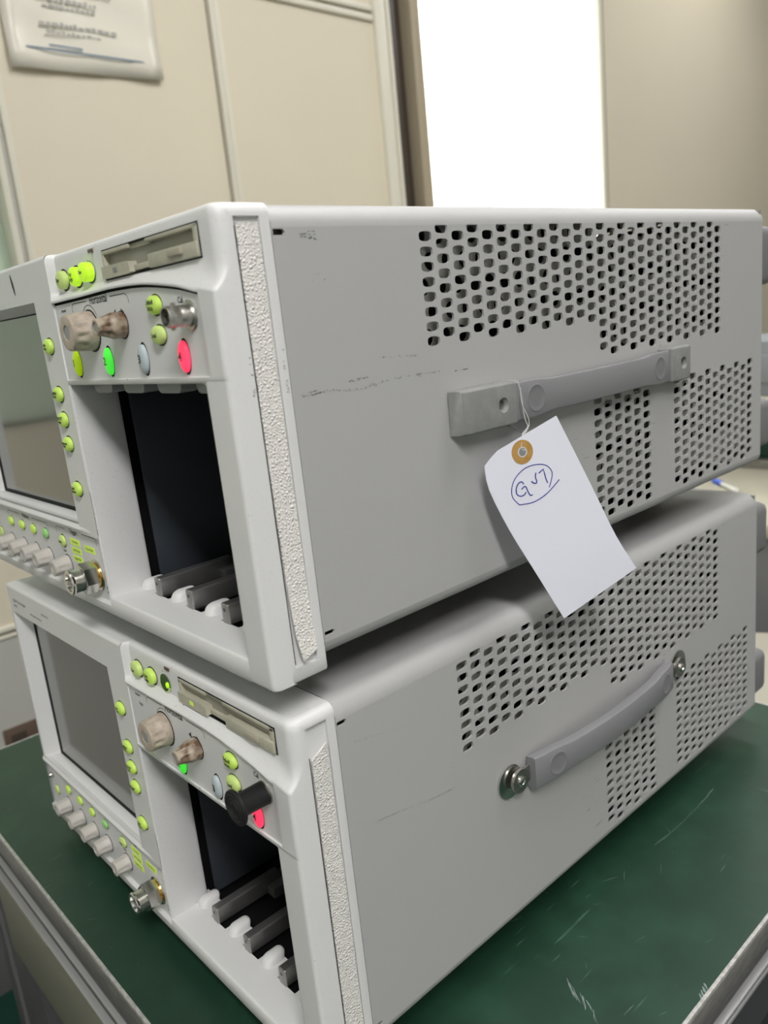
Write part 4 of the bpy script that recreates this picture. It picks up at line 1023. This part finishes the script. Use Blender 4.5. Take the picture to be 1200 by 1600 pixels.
for para in (((1.842, .05, .21, .004), (1.825, .05, .17, .005), (1.806, .06, .14, .003)), ((1.775, .06, .20, .004), (1.755, .06, .17, .006), (1.745, .07, .16, .004)), ((1.715, .06, .20, .006), (1.704, .07, .17, .004))):
    g = G()
    for z, a, b, th in para: ink_line(a, b, z, th)
    obj('print_block', g, fp, nt_, smooth=0)
g = G(); g.box((.0078, py0 + .03 - (py0+py1)/2, 1.676 - 1.76), (.0082, py0 + .255 - (py0+py1)/2, 1.679 - 1.76)); g.box((.0078, py0 + .07 - (py0+py1)/2, 1.683 - 1.76), (.0082, py0 + .13 - (py0+py1)/2, 1.686 - 1.76))
obj('blue_rule', g, mat('blue_grey_print', (0.16, 0.22, 0.30), 0.6), nt_, smooth=0)

# ------------------------------------------------------------------ bench, pen, cases, stool and crate behind and below
bn = empty('side_bench', (-.35, 1.40, 0), 'beige laminate bench standing behind the work table, seen past the upper instrument', 'bench')
def BN(p): return (p[0] + .35, p[1] - 1.40, p[2])
obj('bench_top', G().box((-1.15, 1.08, TABLE - .025), (.6, 1.72, TABLE), .002), MT['bench'], bn, xf=BN)
obj('front_panel', G().box((-1.13, 1.085, .10), (.58, 1.10, TABLE - .026), .002), MT['foot'], bn, xf=BN)
obj('back_rail', G().box((-1.15, 1.52, TABLE), (.6, 1.545, TABLE + .022), .002), MT['trim'], bn, xf=BN)
obj('back_board', G().box((-1.15, 1.56, TABLE), (.6, 1.575, TABLE + .13)), MT['greenboard'], bn, xf=BN)
obj('riser_shelf', G().box((-1.15, 1.45, TABLE + .158), (.6, 1.75, TABLE + .172), .002), MT['bench'], bn, xf=BN)
for x in (-1.14, .57):
    obj('upright', G().box((x, 1.58, 0), (x + .03, 1.62, TABLE + .16), .002), MT['frame_dark'], bn, xf=BN)
    obj('leg', G().box((x, 1.10, 0), (x + .03, 1.14, TABLE - .02), .002), MT['frame_dark'], bn, xf=BN)
cs = obj('equipment_case', G().box((-.17, -.12, 0), (.17, .12, .12), .006).box((-.16, -.125, .03), (.16, -.118, .09), .002), MT['case'])
cs.location = (-.40, 1.60, TABLE + .172); tag(cs, 'grey-blue equipment case on the bench riser, right of the upper instrument', 'case')
pn = empty('marker_pen', (-.476, 1.330, TABLE + .0055), 'white pen with blue cap lying on the beige bench', 'pen')
pn.rotation_euler = (0, 0, math.radians(-42))
obj('barrel', G().lathe([(-.001, .0045), (.072, .0055), (.074, .003)], (0, 0, 0), (1, 0, 0), 16), MT['penwhite'], pn)
obj('pen_cap', G().lathe([(-.042, .004), (-.040, .0055), (.0, .0055), (.001, .005)], (0, 0, 0), (1, 0, 0), 16), MT['penblue'], pn)
stl = empty('stool', (-.16, .83, 0), 'round beige stool standing behind the table', 'stool')
obj('seat', G().lathe([(0, .15), (.008, .158), (.03, .158), (.04, .15)], (0, 0, .56), (0, 0, 1), 40), MT['stool'], stl)
for i in range(4):
    a = PI/4 + i*PI/2
    obj('leg', G().tube([(.08*math.cos(a), .08*math.sin(a), .56), (.15*math.cos(a), .15*math.sin(a), .006)], .011, 10), MT['frame_rail'], stl)
cr = empty('storage_crate', (.30, .52, 0), 'navy blue plastic crate on the floor to the right of the work table', 'crate')
g = G()
g.box((-.14, -.15, 0), (.14, .15, .006)); g.box((-.14, -.15, 0), (-.134, .15, .2)); g.box((.134, -.15, 0), (.14, .15, .2)); g.box((-.14, -.15, 0), (.14, -.144, .2)); g.box((-.14, .144, 0), (.14, .15, .2))
obj('crate_body', g, MT['bluebox'], cr)
g = G(); g.box((-.15, -.16, .19), (-.134, .16, .2), .002); g.box((.134, -.16, .19), (.15, .16, .2), .002); g.box((-.15, -.16, .19), (.15, -.144, .2), .002); g.box((-.15, .144, .19), (.15, .16, .2), .002)
obj('crate_rim', g, MT['bluebox'], cr)
